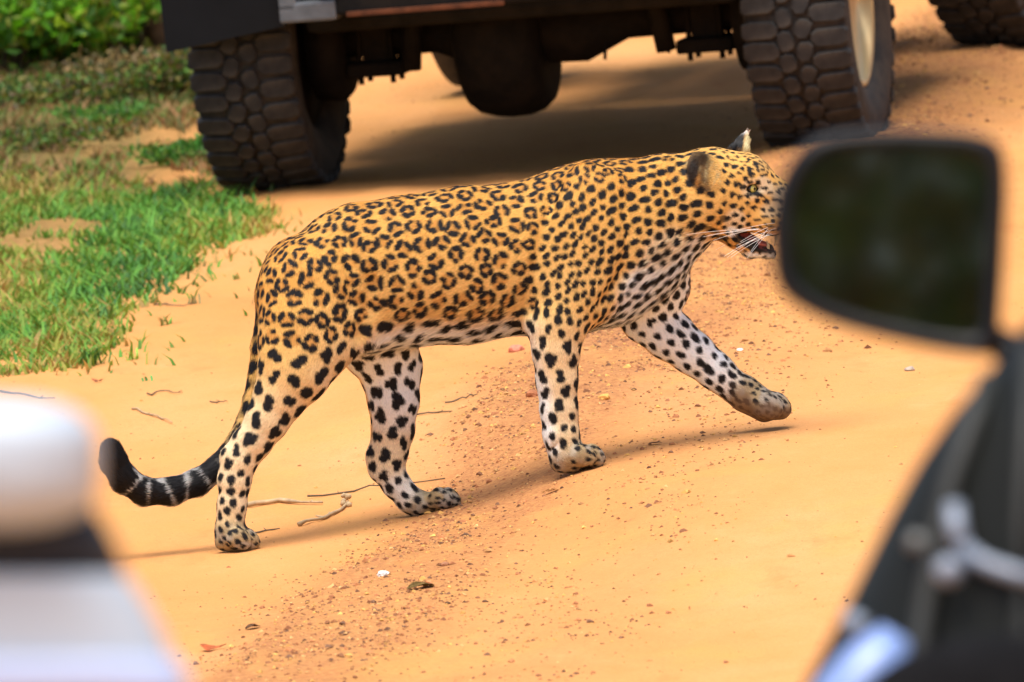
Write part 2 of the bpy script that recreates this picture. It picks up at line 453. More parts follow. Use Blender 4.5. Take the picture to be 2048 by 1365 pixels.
# ---------------- coat regions
NAMES = list(CH)
def regions(P):
    """soft membership of each chain, and the lie of the hair"""
    D = []; F = []
    for n in NAMES:
        C = CP[n]; best = np.full(len(P), 9.0); dr = np.zeros((len(P), 3))
        for i in range(len(C) - 1):
            d, _ = seg_d(P, C[i], C[i + 1])
            t_ = C[i + 1][:3] - C[i][:3]; t_ = t_ / np.linalg.norm(t_) * CH[n][2]
            wq = np.exp(-np.clip(d, -.03, .2) / .012); dr += wq[:, None] * t_; best = np.minimum(best, d)
        D.append(best); F.append(dr / (np.linalg.norm(dr, axis=1, keepdims=True) + 1e-9))
    D = np.array(D); W = np.exp(-np.clip(D, -.02, .2) / .010); W /= W.sum(0)
    Fl = (W[:, :, None] * np.array(F)).sum(0)
    return {n: W[i] for i, n in enumerate(NAMES)}, Fl
def grp(W, *pre): return sum(W[n] for n in NAMES if n.startswith(pre))
def blob(uv, u, v, ru, rv, rot=0.0):
    a = math.radians(rot); du = uv[:, 0] - u; dv = uv[:, 1] - v
    x = du * math.cos(a) + dv * math.sin(a); y = -du * math.sin(a) + dv * math.cos(a)
    return np.sqrt((x / ru) ** 2 + (y / rv) ** 2)

def coat_base(P, N, W, uv):
    """colour under the spots"""
    u, v = uv[:, 0], uv[:, 1]
    gold = np.array([.73, .42, .105]); tan = np.array([.74, .48, .17]); cream = np.array([.78, .67, .48]); white = np.array([.86, .93, .97]); rufous = np.array([.60, .25, .035])
    n1 = vnoise(u / 45, v / 45, 5); n2 = vnoise(u / 14, v / 14, 6)
    col = np.tile(gold, (len(P), 1))
    def mixto(c, f):
        f = np.clip(f, 0, 1)[:, None]; col[:] = col * (1 - f) + c * f
    torso = grp(W, 'torso', 'neck', 'brisket', 'flank')
    # lower flank paler, spine richer
    top = np.interp(u, [500, 620, 720, 930, 1130, 1300, 1400], [600, 455, 405, 372, 340, 310, 300])
    bot = np.interp(u, [500, 640, 720, 850, 960, 1060, 1150, 1250, 1380], [960, 800, 715, 704, 708, 692, 676, 640, 500])
    s = (v - top) / (bot - top)
    mixto(tan, sstep(.25, .8, s) * .9)
    mixto(rufous, sstep(.50, .05, s) * .55 * (.5 + .9 * n1))
    mixto(cream, sstep(.84, 1.0, s + .06 * (n2 - .5)) * torso * .8)
    mixto(white, np.maximum(sstep(.90, 1.03, s + .05 * (n1 - .5)) * torso, sstep(.10, .75, -N[:, 2]) * torso * sstep(.75, .9, s)))
    # chest front and throat
    mixto(white, sstep(1.2, .6, blob(uv, 1300, 590, 90, 62, -40)) * torso * .95)
    mixto(cream, sstep(1.2, .5, blob(uv, 1330, 500, 60, 40, -35)) * .7)
    # legs
    hn = grp(W, 'hind_near', 'hock_near'); fn = grp(W, 'fore_near', 'elbow_near')
    mixto(tan, hn * sstep(560, 760, v)); mixto(cream, hn * sstep(700, 880, v) * .62)
    mixto(cream, hn * sstep(.0, .9, N[:, 0]) * sstep(640, 720, v) * .8)
    mixto(tan, fn * sstep(500, 660, v) * .8); mixto(cream, fn * sstep(610, 720, v) * .65)
    mixto(white, fn * sstep(.1, .9, -N[:, 0]) * sstep(620, 680, v) * .8)
    inner = sstep(.05, .55, -N[:, 1])
    hf = grp(W, 'hind_far', 'hock_far'); ff = grp(W, 'fore_far')
    mixto(white, hf * inner * sstep(940, 780, v) * sstep(640, 720, v)); mixto(cream, hf * sstep(840, 930, v) * .8)
    mixto(white, hf * sstep(930, 980, v) * .6)
    mixto(white, ff * inner * sstep(470, 560, v)); mixto(cream, ff * sstep(1440, 1480, u) * .7)
    mixto(np.array([.66, .50, .30]), ff * sstep(1, .5, blob(uv, 1355, 505, 40, 40)) * .7)
    innear = sstep(.1, .6, N[:, 1]); mixto(white, (hn * sstep(650, 750, v) + fn * sstep(560, 640, v)) * innear)
    # paws: dusty grey fawn
    pw = grp(W, 'paw', 'heel')
    mixto(np.array([.36, .27, .15]), sstep(.15, .6, pw) * .9); mixto(np.array([.42, .40, .37]), pw * sstep(.45, .75, n2) * .6)
    # tail: pale below, white between bands
    tl = W['tail']; mixto(np.array([.46, .45, .43]), tl * sstep(860, 940, v) * sstep(520, 470, u))
    # head
    hd = grp(W, 'skull', 'cheek', 'muzzle', 'lip', 'jaw', 'brow')
    mixto(np.array([.66, .37, .10]), hd * .8)
    mixto(cream, hd * sstep(1.25, .7, blob(uv, 1470, 445, 22, 26)) * .9); mixto(white, hd * sstep(1.2, .6, blob(uv, 1464, 464, 14, 12)))
    mixto(np.array([.40, .32, .22]), hd * sstep(1.2, .6, blob(uv, 1568, 400, 24, 34, -30)) * .85)
    mixto(np.array([.62, .50, .33]), hd * sstep(1.2, .7, blob(uv, 1530, 372, 16, 22, -35)) * .8)
    mixto(np.array([.55, .42, .26]), hd * sstep(1.1, .6, blob(uv, 1545, 420, 28, 20)) * .7)
    mixto(white, grp(W, 'jaw') * sstep(500, 512, v))
    mixto(np.array([.30, .20, .10]), hd * sstep(1.2, .5, blob(uv, 1528, 330, 20, 26, 50)) * .45)
    # pale rings at the eye
    for sg in (-1, 1):
        dd = np.linalg.norm((P - EYE[sg]) * np.array([1, .6, 1.25]), axis=1)
        mixto(cream, hd * sstep(.036, .018, dd) * .6)
    # near ear: dark back, pale inner fur
    q = (P - EAR_C) @ np.array(EAR_AX).T
    ear = sstep(1.25, 1.0, np.sqrt(((q / np.array([.036, .048, .034])) ** 2).sum(1)))
    inn = sstep(-.2, .5, N @ EAR_AX[2]) * sstep(1.0, .7, np.sqrt((q[:, 0] / .033) ** 2 + (q[:, 1] / .045) ** 2))
    mixto(np.array([.05, .04, .035]), ear * (1 - inn) * .85)
    mixto(np.array([.13, .08, .035]), ear * inn * .95); mixto(np.array([.70, .40, .11]), ear * sstep(1412, 1428, u + 12 * (n2 - .5)) * .97); mixto(np.array([.50, .40, .20]), ear * inn * sstep(.45, .75, vnoise((u + v * .35) / 3.2, v / 13, 31)) * .7); mixto(np.array([.05, .035, .02]), ear * inn * sstep(.60, .80, vnoise((u + v * .3) / 3.0, v / 12, 32)) * .7)
    mixto(np.array([.03, .024, .02]), ear * sstep(1.25, .8, blob(uv, 1386, 350, 11, 36, 8))); mixto(np.array([.45, .24, .07]), ear * sstep(1.3, .6, blob(uv, 1396, 362, 4, 16, 12)) * .9); mixto(np.array([.045, .032, .02]), ear * sstep(1.3, .5, blob(uv, 1404, 318, 16, 16)) * .9)
    ef = np.maximum(grp(W, 'ear_far'), sstep(303, 296, v) * (P[:, 1] > .03) * (u > 1455)); mixto(np.array([.03, .03, .03]), ef * sstep(1493, 1488, u + (v - 265) * .15)); mixto(np.array([.62, .55, .30]), ef * sstep(1489, 1494, u + (v - 265) * .15) * sstep(.8, .2, N[:, 1]))
    mixto(np.array([.62, .58, .56]), ef * sstep(272, 266, v) * .7)
    return col, ear

def spacing(P, uv, W):
    """distance between neighbouring spots, photo pixels"""
    u, v = uv[:, 0], uv[:, 1]
    s = np.full(len(P), 41.0)
    def to(val, f): s[:] = s * (1 - np.clip(f, 0, 1)) + val * np.clip(f, 0, 1)
    to(20, sstep(1.25, .85, blob(uv, 1190, 520, 112, 165, 8)) * 1.0)            # shoulder: small dense spots
    to(36, sstep(1045, 1090, u) * sstep(420, 300, v - (u - 1045) * .0) * sstep(700, 640, v) * (u < 1400))
    to(25, sstep(1200, 1280, u) * sstep(1420, 1380, u) * sstep(640, 560, v))
    to(45, grp(W, 'hind_near', 'flank', 'hock') * sstep(560, 660, v))
    to(38, grp(W, 'fore_near') * sstep(620, 680, v)); to(39, grp(W, 'hind_far')); to(30, grp(W, 'fore_far'))
    to(25, grp(W, 'hind_near', 'hock_near') * sstep(880, 940, v)); to(27, grp(W, 'hind_far', 'hock_far') * sstep(900, 960, v)); to(28, grp(W, 'fore_near') * sstep(840, 890, v)); to(22, grp(W, 'fore_far') * sstep(1430, 1470, u))
    to(15, grp(W, 'paw', 'heel')); to(15.5, grp(W, 'skull', 'cheek', 'brow', 'jaw')); to(13, grp(W, 'muzzle', 'lip')); to(14, sstep(1.1, .7, blob(uv, 1515, 325, 40, 30, 40)))
    to(40, W['tail']); to(60, grp(W, 'ear_far'))
    return s
BW_, BF = regions(BV)
BUV = to_px(L2W(BV))
sp = spacing(BV, BUV, BW_) / PXM
# spot centres: dart throwing then Lloyd relaxation on the surface
order = rng.permutation(len(BV))
cen = np.zeros((9000, 3)); crad = np.zeros(9000); nc = 0
for i in order:
    r = sp[i] * .76
    if nc:
        d2 = ((cen[:nc] - BV[i]) ** 2).sum(1)
        if (d2 < np.minimum(r, crad[:nc]) ** 2).any(): continue
    cen[nc] = BV[i]; crad[nc] = r; nc += 1
    if nc == 9000: break
cen = cen[:nc].astype(np.float32)
def nearest(P, C):
    out = np.empty(len(P), np.int32); c2 = (C ** 2).sum(1)
    for a in range(0, len(P), 8000): out[a:a + 8000] = (c2 - 2 * P[a:a + 8000] @ C.T).argmin(1)
    return out
BV32 = BV.astype(np.float32)
for _ in range(5):
    own = nearest(BV32, cen); n_ = np.bincount(own, minlength=nc)[:, None]
    cen = (np.stack([np.bincount(own, BV[:, k], nc) for k in range(3)], 1) / np.maximum(n_, 1)).astype(np.float32)
    cen = BV32[nearest(cen, BV32)] if _ == 4 else cen
print('spots', nc, 't', round(time.time() - T0, 1))

# blotches of the tail: seeds along its length, pale net between them
C_ = CP['tail']; TAILC = []
cum = np.concatenate([[0], np.cumsum(np.linalg.norm(np.diff(C_[:, :3], axis=0), axis=1))])
for k_, f_ in enumerate(np.arange(cum[-1] - .075, cum[-1] - .42, -.0415)):
    c_ = np.array([np.interp(f_ + rng.normal(0, .003), cum, C_[:, i_]) for i_ in range(3)]); 
    for sg_ in (-1, 1): TAILC.append(c_ + np.array([sg_ * rng.uniform(-.004, .012), sg_ * .012, sg_ * rng.uniform(-.012, .014)]))
TAILC = np.array(TAILC)
# blobs that make up the spots
ci = nearest(cen, BV32)
BL = []        # centre, e1, e2, r1, r2, kind(1 black, 0 tawny), phase
WC = {n: BW_[n][ci] for n in NAMES}
huv = BUV[ci]
dd_ = np.sqrt(np.maximum(((cen[:, None, :] - cen[None, :, :]) ** 2).sum(-1), 0)); dd_ = np.sort(dd_, 1)[:, 1:5].mean(1)
hs = np.clip(dd_ * 1.02, .62 * sp[ci], 1.15 * sp[ci])                 # room each spot really has
hd_ = grp(WC, 'skull', 'cheek', 'brow', 'jaw', 'muzzle', 'lip'); leg_ = grp(WC, 'hind', 'fore', 'hock', 'elbow'); paw_ = grp(WC, 'paw', 'heel'); tail_ = WC['tail']; earf_ = grp(WC, 'ear_far')
inear = np.sqrt((((BV[ci] - EAR_C) @ np.array(EAR_AX).T / np.array([.036, .048, .034])) ** 2).sum(1)) < 1.05
for j in range(nc):
    i = ci[j]
    if inear[j] or earf_[j] > .4: continue
    n = BN[i]; e1 = BF[i] - n * (BF[i] @ n); e1 /= np.linalg.norm(e1) + 1e-9; e2 = np.cross(n, e1)
    c = BV[i]; u, v = huv[j]; s_ = hs[j]
    ph = rng.uniform(0, 6.28)
    if tail_[j] > .5:
        if u < 500 and v > 850: continue
        BL.append((c, e1, e2, s_ * .42, s_ * .34, 1, ph)); continue
    solid = (hd_[j] > .4 or paw_[j] > .4 or s_ < 27.5 / PXM)
    legsolid = leg_[j] > .45 and v > 690
    belly = (not solid) and (not legsolid) and v > np.interp(u, [500, 640, 720, 850, 960, 1060, 1150], [760, 700, 650, 636, 634, 620, 610])
    if solid:
        f = rng.uniform(.30, .40) * (.92 if paw_[j] > .4 else 1) * (.86 if hd_[j] > .4 else 1)
        if paw_[j] > .4 and rng.random() < .15: continue
        BL.append((c, e1, e2, s_ * f * rng.uniform(1.0, 1.45), s_ * f * .92, 1, ph))
        if s_ > 28 / PXM and rng.random() < .35:
            o = (e1 * math.cos(ph) + e2 * math.sin(ph)) * s_ * .3
            BL.append((c + o, e1, e2, s_ * .2, s_ * .17, 1, ph))
        if s_ > 31 / PXM and rng.random() < .3: BL.append((c, e1, e2, s_ * .5, s_ * .42, 0, ph))
    elif legsolid or belly:
        k = rng.integers(2, 4) if s_ > 30 / PXM else 1
        R = s_ * .42
        for q in range(k):
            a = ph + q * 6.283 / k + rng.normal(0, .3)
            o = (e1 * math.cos(a) * .42 + e2 * math.sin(a) * .36) * R if k > 1 else 0
            BL.append((c + o, e1, e2, R * rng.uniform(.52, .74) * (1 if k > 1 else 1.2), R * rng.uniform(.46, .62) * (1 if k > 1 else 1.2), 1, rng.uniform(0, 6.28)))
    else:
        R = s_ * .425
        el = rng.uniform(.88, 1.22)
        BL.append((c, e1, e2, R * .92 * el, R * .92 / el, 0, ph))
        k = rng.integers(3, 5)
        gap = rng.integers(0, k) if rng.random() < .35 else -1
        for q in range(k):
            a = ph + q * 6.283 / k + rng.normal(0, .14)
            rr = R * rng.uniform(.64, .72)
            o = e1 * math.cos(a) * rr * el + e2 * math.sin(a) * rr / el
            td = -e1 * math.sin(a) + e2 * math.cos(a); rd = e1 * math.cos(a) + e2 * math.sin(a)
            f = .55 if q == gap else 1.0
            BL.append((c + o, td, rd, f * R * rng.uniform(.54, .74) * (3.4 / k) ** .5, R * rng.uniform(.31, .42), 1, rng.uniform(0, 6.28)))
print('blobs', len(BL))

def coat(P, N, W, uv, seed=1):
    col, ear = coat_base(P, N, W, uv)
    r2 = np.random.default_rng(seed)
    CELL = .03
    key = np.floor((P - lo) / CELL).astype(np.int64); K = (key[:, 0] * 400 + key[:, 1]) * 400 + key[:, 2]
    o_ = np.argsort(K, kind='stable'); Ks = K[o_]
    blk = np.zeros(len(P)); taw = np.zeros(len(P))
    for c, e1, e2, r1, rr2, kind, ph in BL:
        rad = max(r1, rr2) * 1.25
        a = np.floor((c - rad - lo) / CELL).astype(int); b = np.floor((c + rad - lo) / CELL).astype(int)
        ids = []
        for x in range(a[0], b[0] + 1):
            for y in range(a[1], b[1] + 1):
                k0 = (x * 400 + y) * 400
                s0, s1 = np.searchsorted(Ks, (k0 + a[2], k0 + b[2] + 1)); 
                if s1 > s0: ids.append(o_[s0:s1])
        if not ids: continue
        ids = np.concatenate(ids); d = P[ids] - c
        x = d @ e1; y = d @ e2; th = np.arctan2(y, x)
        q = np.sqrt((x / r1) ** 2 + (y / rr2) ** 2) * (1 + .11 * np.sin(2 * th + ph) + .07 * np.sin(3 * th + 2 * ph))
        zz = np.abs(np.cross(e1, e2) @ d.T); ok = zz < .03
        f = sstep(1.12, .88, q) * ok
        if kind: blk[ids] = np.maximum(blk[ids], f)
        else: taw[ids] = np.maximum(taw[ids], sstep(1.1, .75, q) * ok)
    col = col * (1 - .62 * taw[:, None]) + np.array([.52, .225, .042]) * .62 * taw[:, None]
    u, v = uv[:, 0], uv[:, 1]
    # tail bands and black tip
    tl = W['tail'] > .5
    C = CP['tail']; arc = np.zeros(len(P)); best = np.full(len(P), 9.0); L = 0
    for i in range(len(C) - 1):
        d, t = seg_d(P, C[i], C[i + 1]); ln = np.linalg.norm(C[i + 1][:3] - C[i][:3]); m = d < best
        arc[m] = L + t[m] * ln; best[m] = d[m]; L += ln
    arc = (L - arc) * PXM                                    # pixels from the tip
    m = np.where(tl & (arc < 380))[0]
    if len(m):
        q = P[m]; d = np.sqrt(((q[:, None, :] - TAILC[None]) ** 2).sum(-1)); d.sort(1)
        net = sstep(.002, .0062, (d[:, 1] - d[:, 0]) + .004 * (vnoise(u[m] / 9, v[m] / 9, 9) - .5) + .007 * (vnoise(u[m] / 15, v[m] / 15, 19) - .4))
        net = np.where(arc[m] < 58 + 14 * (vnoise(u[m] / 12, v[m] / 12, 4) - .5), 1.0, net)
        blk[m] = np.maximum(net, .25 * (P[m, 2] > q[:, 2].mean()))
    blk = np.where(tl & (arc >= 370), np.maximum(blk, .55 * sstep(.35, .6, vnoise(arc / 18, P[:, 1] * 50, 13))), blk)
    # face marks: tear line, brow streak, lips, mouth corner
    hd = grp(W, 'skull', 'cheek', 'muzzle', 'lip', 'jaw', 'brow')
    nearside = (N[:, 1] < .25)
    for b_ in ((1500, 345, 6, 14, -18), (1521, 390, 11, 4.5, 32), (1488, 373, 10, 3, 12), (1478, 369, 8, 4, 12), (1512, 330, 4, 10, -30), (1449, 438, 10, 7, 10), (1425, 460, 16, 6, 20), (1446, 476, 14, 5, 10)):
        blk = np.maximum(blk, sstep(1.15, .85, blob(uv, *b_)) * hd * nearside)
    for sg in (-1, 1):
        dd = np.linalg.norm((P - EYE[sg]) * np.array([1, .5, 1.15]), axis=1); blk = np.maximum(blk, sstep(.0165, .0130, dd) * .92)
    blk = np.maximum(blk, sstep(1.15, .9, blob(uv, 1506, 486, 40, 15, 22)) * grp(W, 'jaw') * (N[:, 1] < .4) * (v < 512))
    wd = chain_min(WED, P)
    lips = sstep(.0055, .003, np.abs(wd)) * (uv[:, 0] > 1462) * hd
    blk = np.maximum(blk, lips)
    blk = np.maximum(blk, .8 * sstep(1.2, .8, blob(uv, 1600, 425, 14, 12)))
    # sole pads of the lifted paw
    ff = grp(W, 'paw_ff', 'heel_ff') * sstep(-.25, -.55, N[:, 2] * .8 + N[:, 1] * .55 )
    black = np.array([.009, .009, .0105])
    col = col * (1 - blk[:, None]) + black * blk[:, None]
    col = col * (1 - .8 * ff[:, None]) + np.array([.14, .085, .05]) * .8 * ff[:, None]
    return col, blk, ear, wd, ff
def chain_min(C, P):
    b = np.full(len(P), 9.0)
    for i in range(len(C) - 1): b = np.minimum(b, seg_d(P, C[i], C[i + 1])[0])
    return b
bcol, bblk, bear, bwd, bff = coat(BV, BN, BW_, BUV)
mi = chain_min(MIN_, BV); inside = sstep(.006, .001, np.minimum(bwd, mi)) * (BUV[:, 0] > 1466) * (BUV[:, 0] < 1570) * (BUV[:, 1] > 455) * (np.abs(BV[:, 1]) < .03)
pink = np.array([.30, .055, .05])
bcol = bcol * (1 - inside[:, None]) + (np.array([.02, .012, .012]) * .5 + pink * .5 * (vnoise(BUV[:, 0] / 9, BUV[:, 1] / 9, 3) > .45)[:, None]) * inside[:, None]
print('coat', round(time.time() - T0, 1))

leopard = empty('leopard', LROOT, YAW)
tag(leopard, 'spotted leopard walking to the right across the sandy track with one forepaw lifted', 'leopard')
bme = mesh_np('body', BV, quads=BQ); set_col(bme, 'coat', bcol)
t = NT('leopard_skin'); a = t.n('ShaderNodeVertexColor', layer_name='coat')
body_mat = t.set(a.outputs[0], .75, 0, .2)
body = link('body', bme, body_mat, leopard)

# ---------------- fur: short ribbons laid along the body
tri = np.concatenate([BQ[:, [0, 1, 2]], BQ[:, [0, 2, 3]]])
ar = .5 * np.linalg.norm(np.cross(BV[tri[:, 1]] - BV[tri[:, 0]], BV[tri[:, 2]] - BV[tri[:, 0]]), axis=1)
side = np.where(BN[tri[:, 0], 1] < .35, 1.0, .35)           # thinner where it faces away from the track edge
dens = side * (1 + 1.2 * (grp(BW_, 'skull', 'cheek', 'muzzle', 'lip', 'jaw', 'brow')[tri[:, 0]] > .5) + .5 * (grp(BW_, 'paw')[tri[:, 0]] > .5))
nofur = (inside[tri[:, 0]] > .4) | (np.linalg.norm(BV[tri[:, 0]] - EYE[-1], axis=1) < .0135) | (np.linalg.norm(BV[tri[:, 0]] - EYE[1], axis=1) < .0135) | (bff[tri[:, 0]] > .5)
pr = ar * dens * ~nofur; pr /= pr.sum()
NH = 480000
ti = rng.choice(len(tri), NH, p=pr); b1 = rng.random(NH); b2 = rng.random(NH); fl = b1 + b2 > 1; b1[fl] = 1 - b1[fl]; b2[fl] = 1 - b2[fl]
tt = tri[ti]; w0 = (1 - b1 - b2)[:, None]; w1 = b1[:, None]; w2 = b2[:, None]
def bary(A): return A[tt[:, 0]] * w0 + A[tt[:, 1]] * w1 + A[tt[:, 2]] * w2
HP = bary(BV); HN_ = bary(BN); HN_ /= np.linalg.norm(HN_, axis=1, keepdims=True); HF_ = bary(BF)
HW = {n: BW_[n][tt[:, 0]] * w0[:, 0] + BW_[n][tt[:, 1]] * w1[:, 0] + BW_[n][tt[:, 2]] * w2[:, 0] for n in NAMES}
HUV = to_px(L2W(HP))
_, hear = coat_base(HP, HN_, HW, HUV)
HF_ = HF_ + np.array([0, 0, -.35]) * grp(HW, 'torso', 'flank', 'brisket')[:, None]
HF_ = HF_ + np.array([-.2, 0, -.3]) * sstep(1.1, .6, blob(HUV, 900, 690, 200, 40))[:, None]
HF_ += rng.normal(0, .13, (NH, 3))
HF_ -= HN_ * (HF_ * HN_).sum(1, keepdims=True); HF_ /= np.linalg.norm(HF_, axis=1, keepdims=True) + 1e-9
ln = np.full(NH, .0084)
def lset(val, f): ln[:] = ln * (1 - np.clip(f, 0, 1)) + val * np.clip(f, 0, 1)
lset(.0075, grp(HW, 'hind', 'fore', 'hock')); lset(.006, grp(HW, 'paw', 'heel')); lset(.0040, grp(HW, 'skull', 'cheek', 'brow', 'muzzle', 'lip')); lset(.010, grp(HW, 'jaw'))
lset(.024, sstep(.15, .8, -HN_[:, 2]) * grp(HW, 'torso', 'brisket', 'flank')); lset(.020, sstep(1.1, .7, blob(HUV, 1340, 520, 110, 40, -40)) * .8); lset(.015, HW['tail']); lset(.009, hear)
ln *= rng.uniform(.7, 1.25, NH)
lift = np.where(grp(HW, 'tail') > .5, .40, .25) + rng.normal(0, .09, NH)
wd_ = .0010 * rng.uniform(.7, 1.3, NH)
d0 = HF_ + HN_ * lift[:, None]; d0 /= np.linalg.norm(d0, axis=1, keepdims=True)
d1 = HF_ + HN_ * (lift * .2)[:, None]; d1 /= np.linalg.norm(d1, axis=1, keepdims=True)
sd_ = np.cross(HN_, HF_) + HN_ * rng.normal(0, .25, NH)[:, None]; sd_ /= np.linalg.norm(sd_, axis=1, keepdims=True)
base = HP - HN_ * .0008
mid = base + d0 * (ln * .5)[:, None]; tip = mid + d1 * (ln * .5)[:, None]
s1 = sd_ * (wd_ * .5)[:, None]
FV = np.stack([base - s1, base + s1, mid + s1 * .85, mid - s1 * .85, tip], 1).reshape(-1, 3)
o5 = np.arange(NH)[:, None] * 5
fme = mesh_np('fur', FV, quads=o5 + np.array([0, 1, 2, 3]), tris=o5 + np.array([3, 2, 4]))
hcol = coat(HP + HF_ * (ln * .18)[:, None], HN_, HW, to_px(L2W(HP + HF_ * (ln * .18)[:, None])))[0]
tp_ = HP + HF_ * np.minimum(ln * .85, .0062 - .0045 * sstep(.010, .016, ln))[:, None]; tcol = coat(tp_, HN_, HW, to_px(L2W(tp_)))[0]
mcol = .5 * (hcol + tcol); tcol = .35 * mcol + .65 * tcol
jit = (rng.normal(1, .17, NH) * (.90 + .20 * vnoise(HUV[:, 0] / 7 + HUV[:, 1] / 9, HUV[:, 1] / 5, 77)))[:, None] * (1 + rng.normal(0, .03, (NH, 3)))
set_col(fme, 'coat', np.clip(np.stack([hcol * jit * .9, hcol * jit * .9, mcol * jit, mcol * jit, tcol * jit * 1.06], 1).reshape(-1, 3), .005, .95))
t = NT('leopard_fur'); a = t.n('ShaderNodeVertexColor', layer_name='coat'); fur_mat = t.set(a.outputs[0], .62, 0, .22)
fur = link('fur', fme, fur_mat, leopard); fur['kind'] = 'stuff'
print('fur', round(time.time() - T0, 1))

# ---------------- eyes, teeth, tongue, whiskers
iris = NT('leopard_eye'); g_ = iris.n('ShaderNodeTexGradient', gradient_type='SPHERICAL')
tc = iris.coords('Object', (76, 76, 76)); mp = iris.n('ShaderNodeMapping'); mp.inputs['Location'].default_value = (0, 0, -1.0)
iris.l(tc, mp.inputs[0]); iris.l(mp.outputs[0], g_.inputs[0])
eye_mat = iris.set(iris.ramp(g_.outputs[0], [(0.0, (.02, .015, .01)), (.22, (.02, .015, .01)), (.27, (.42, .40, .09)), (.70, (.60, .56, .16)), (.74, (.01, .01, .01)), (1, (.005, .005, .005))]), .08, 0, .6)
for sg in (-1, 1):
    bm = bmesh.new(); bmesh.ops.create_uvsphere(bm, u_segments=24, v_segments=16, radius=.0132)
    e = link('eye', bm_mesh('eye', bm), eye_mat, leopard, EYE[sg] + np.array([-.001, -sg * .004, 0]))
    e.rotation_euler = Vector((.62, sg * .78, -.06)).to_track_quat('Z', 'Y').to_euler()
tooth = simple('ivory', (.72, .62, .40), .35, 0, .5, .1)
for u, v, h, lat in ((1552, 478, -16, -.013), (1552, 478, -16, .013), (1536, 496, 15, -.013), (1536, 496, 15, .013)):
    bm = bmesh.new(); a = LP(u, v - (8 if h < 0 else -4), lat); b = LP(u - 3, v - h, lat); m_ = (a + b) / 2 + np.array([.002, 0, 0])
    add_tube(bm, [a, m_, b], [.0042, .0032, .0006], 8)
    link('fang', bm_mesh('fang', bm), tooth, leopard)
bm = bmesh.new(); bmesh.ops.create_uvsphere(bm, u_segments=16, v_segments=10, radius=1)
tp = LP(1512, 486, 0); bmesh.ops.transform(bm, matrix=Matrix.Translation(tp) @ Matrix.Rotation(math.radians(18), 4, 'Y') @ Matrix.Diagonal((.032, .020, .009, 1)), verts=bm.verts)
link('tongue', bm_mesh('tongue', bm), simple('tongue', (.36, .09, .08), .35, 0, .5, .2, 80), leopard)
wm = simple('whisker', (.85, .84, .80), .4, 0, .4, .05)
bm = bmesh.new()
for k in range(13):
    for sg in (-1, 1):
        u0 = rng.uniform(1536, 1578); v0 = rng.uniform(444, 466)
        p0 = LP(u0, v0, sg * .033)
        q = k / 12
        tu = u0 - rng.uniform(90, 185) * (1 - .5 * q); tv = v0 + 8 + 62 * q + rng.uniform(-6, 6)
        p2 = LP(tu, tv, sg * (.10 + rng.uniform(0, .05))); p1 = (p0 + p2) / 2 + np.array([.0, sg * .012, .008])
        ts = np.linspace(0, 1, 7)
        add_tube(bm, [(1 - s_) ** 2 * p0 + 2 * s_ * (1 - s_) * p1 + s_ * s_ * p2 for s_ in ts], list(np.interp(ts, [0, 1], [.0005, .0002])), 4, False)
wk = link('whiskers', bm_mesh('whiskers', bm), wm, leopard); wk['kind'] = 'stuff'

# ================================================================== GROUND
def axis(dense_lo, dense_hi, step, far_lo, far_hi):
    d = np.arange(dense_lo, dense_hi + step / 2, step)
    a = dense_lo - np.geomspace(step, dense_lo - far_lo, 26)[::-1]; b = dense_hi + np.geomspace(step, far_hi - dense_hi, 26)
    return np.concatenate([a, d, b])
GXs = axis(-2.6, 2.6, .026, -700, 700); GYs = axis(25, 50, .045, -300, 1500)
GX, GY = np.meshgrid(GXs, GYs, indexing='ij')
GV = np.stack([GX, GY, ground_z(GX, GY)], -1).reshape(-1, 3)
ny_ = len(GYs); ii = (np.arange(len(GXs) - 1)[:, None] * ny_ + np.arange(ny_ - 1)).ravel()
gme = mesh_np('ground', GV, quads=np.stack([ii, ii + ny_, ii + ny_ + 1, ii + 1], 1))
set_col(gme, 'band', np.repeat(gravel_band(GV[:, 0], GV[:, 1])[:, None], 3, 1))
t = NT('sandy_track'); c = t.coords('Object')
st = t.coords('Object', (1, .45, 1))
n1 = t.noise(1.1, 5, .6, st); n2 = t.noise(9, 6, .65, st); n3 = t.noise(70, 5, .7, c); n4 = t.noise(260, 3, .6, c)
sand = t.ramp(n1, [(.30, (.65, .275, .085)), (.52, (.71, .325, .112)), (.75, (.73, .375, .155))])
sand = t.mix(t.ramp(n2, [(.50, 0.0), (.78, .55)]), sand, (.60, .27, .075))
sand = t.mix(t.ramp(n2, [(.22, .5), (.42, 0.0)]), sand, (.75, .40, .175))
vb = t.n('ShaderNodeVertexColor', layer_name='band')
grv = t.ramp(n3, [(.30, (.22, .085, .04)), (.45, (.40, .16, .065)), (.60, (.52, .24, .09)), (.75, (.62, .33, .13))])
mth = t.n('ShaderNodeMath', operation='MULTIPLY'); t.l(vb.outputs[0], mth.inputs[0]); t.l(t.ramp(n2, [(.30, .6), (.52, 1.0)]), mth.inputs[1])
sand = t.mix(mth.outputs[0], sand, grv)
sand = t.mix(t.ramp(n4, [(.56, 0.0), (.70, .5)]), sand, (.34, .15, .06))
n5 = t.noise(2.6, 6, .7, st); sand = t.mix(t.ramp(n5, [(.52, 0.0), (.66, .35)]), sand, (.68, .36, .09))
n6 = t.noise(3.4, 6, .7, t.coords('Object', (1, .35, 1.3))); sand = t.mix(t.ramp(n6, [(.58, 0.0), (.70, .55)]), sand, (.58, .215, .07))
sx = t.n('ShaderNodeSeparateXYZ'); t.l(c, sx.inputs[0])
ad = t.n('ShaderNodeMath', operation='ADD'); ad.inputs[1].default_value = 0
mg = t.noise(1.4, 5, .65, c)
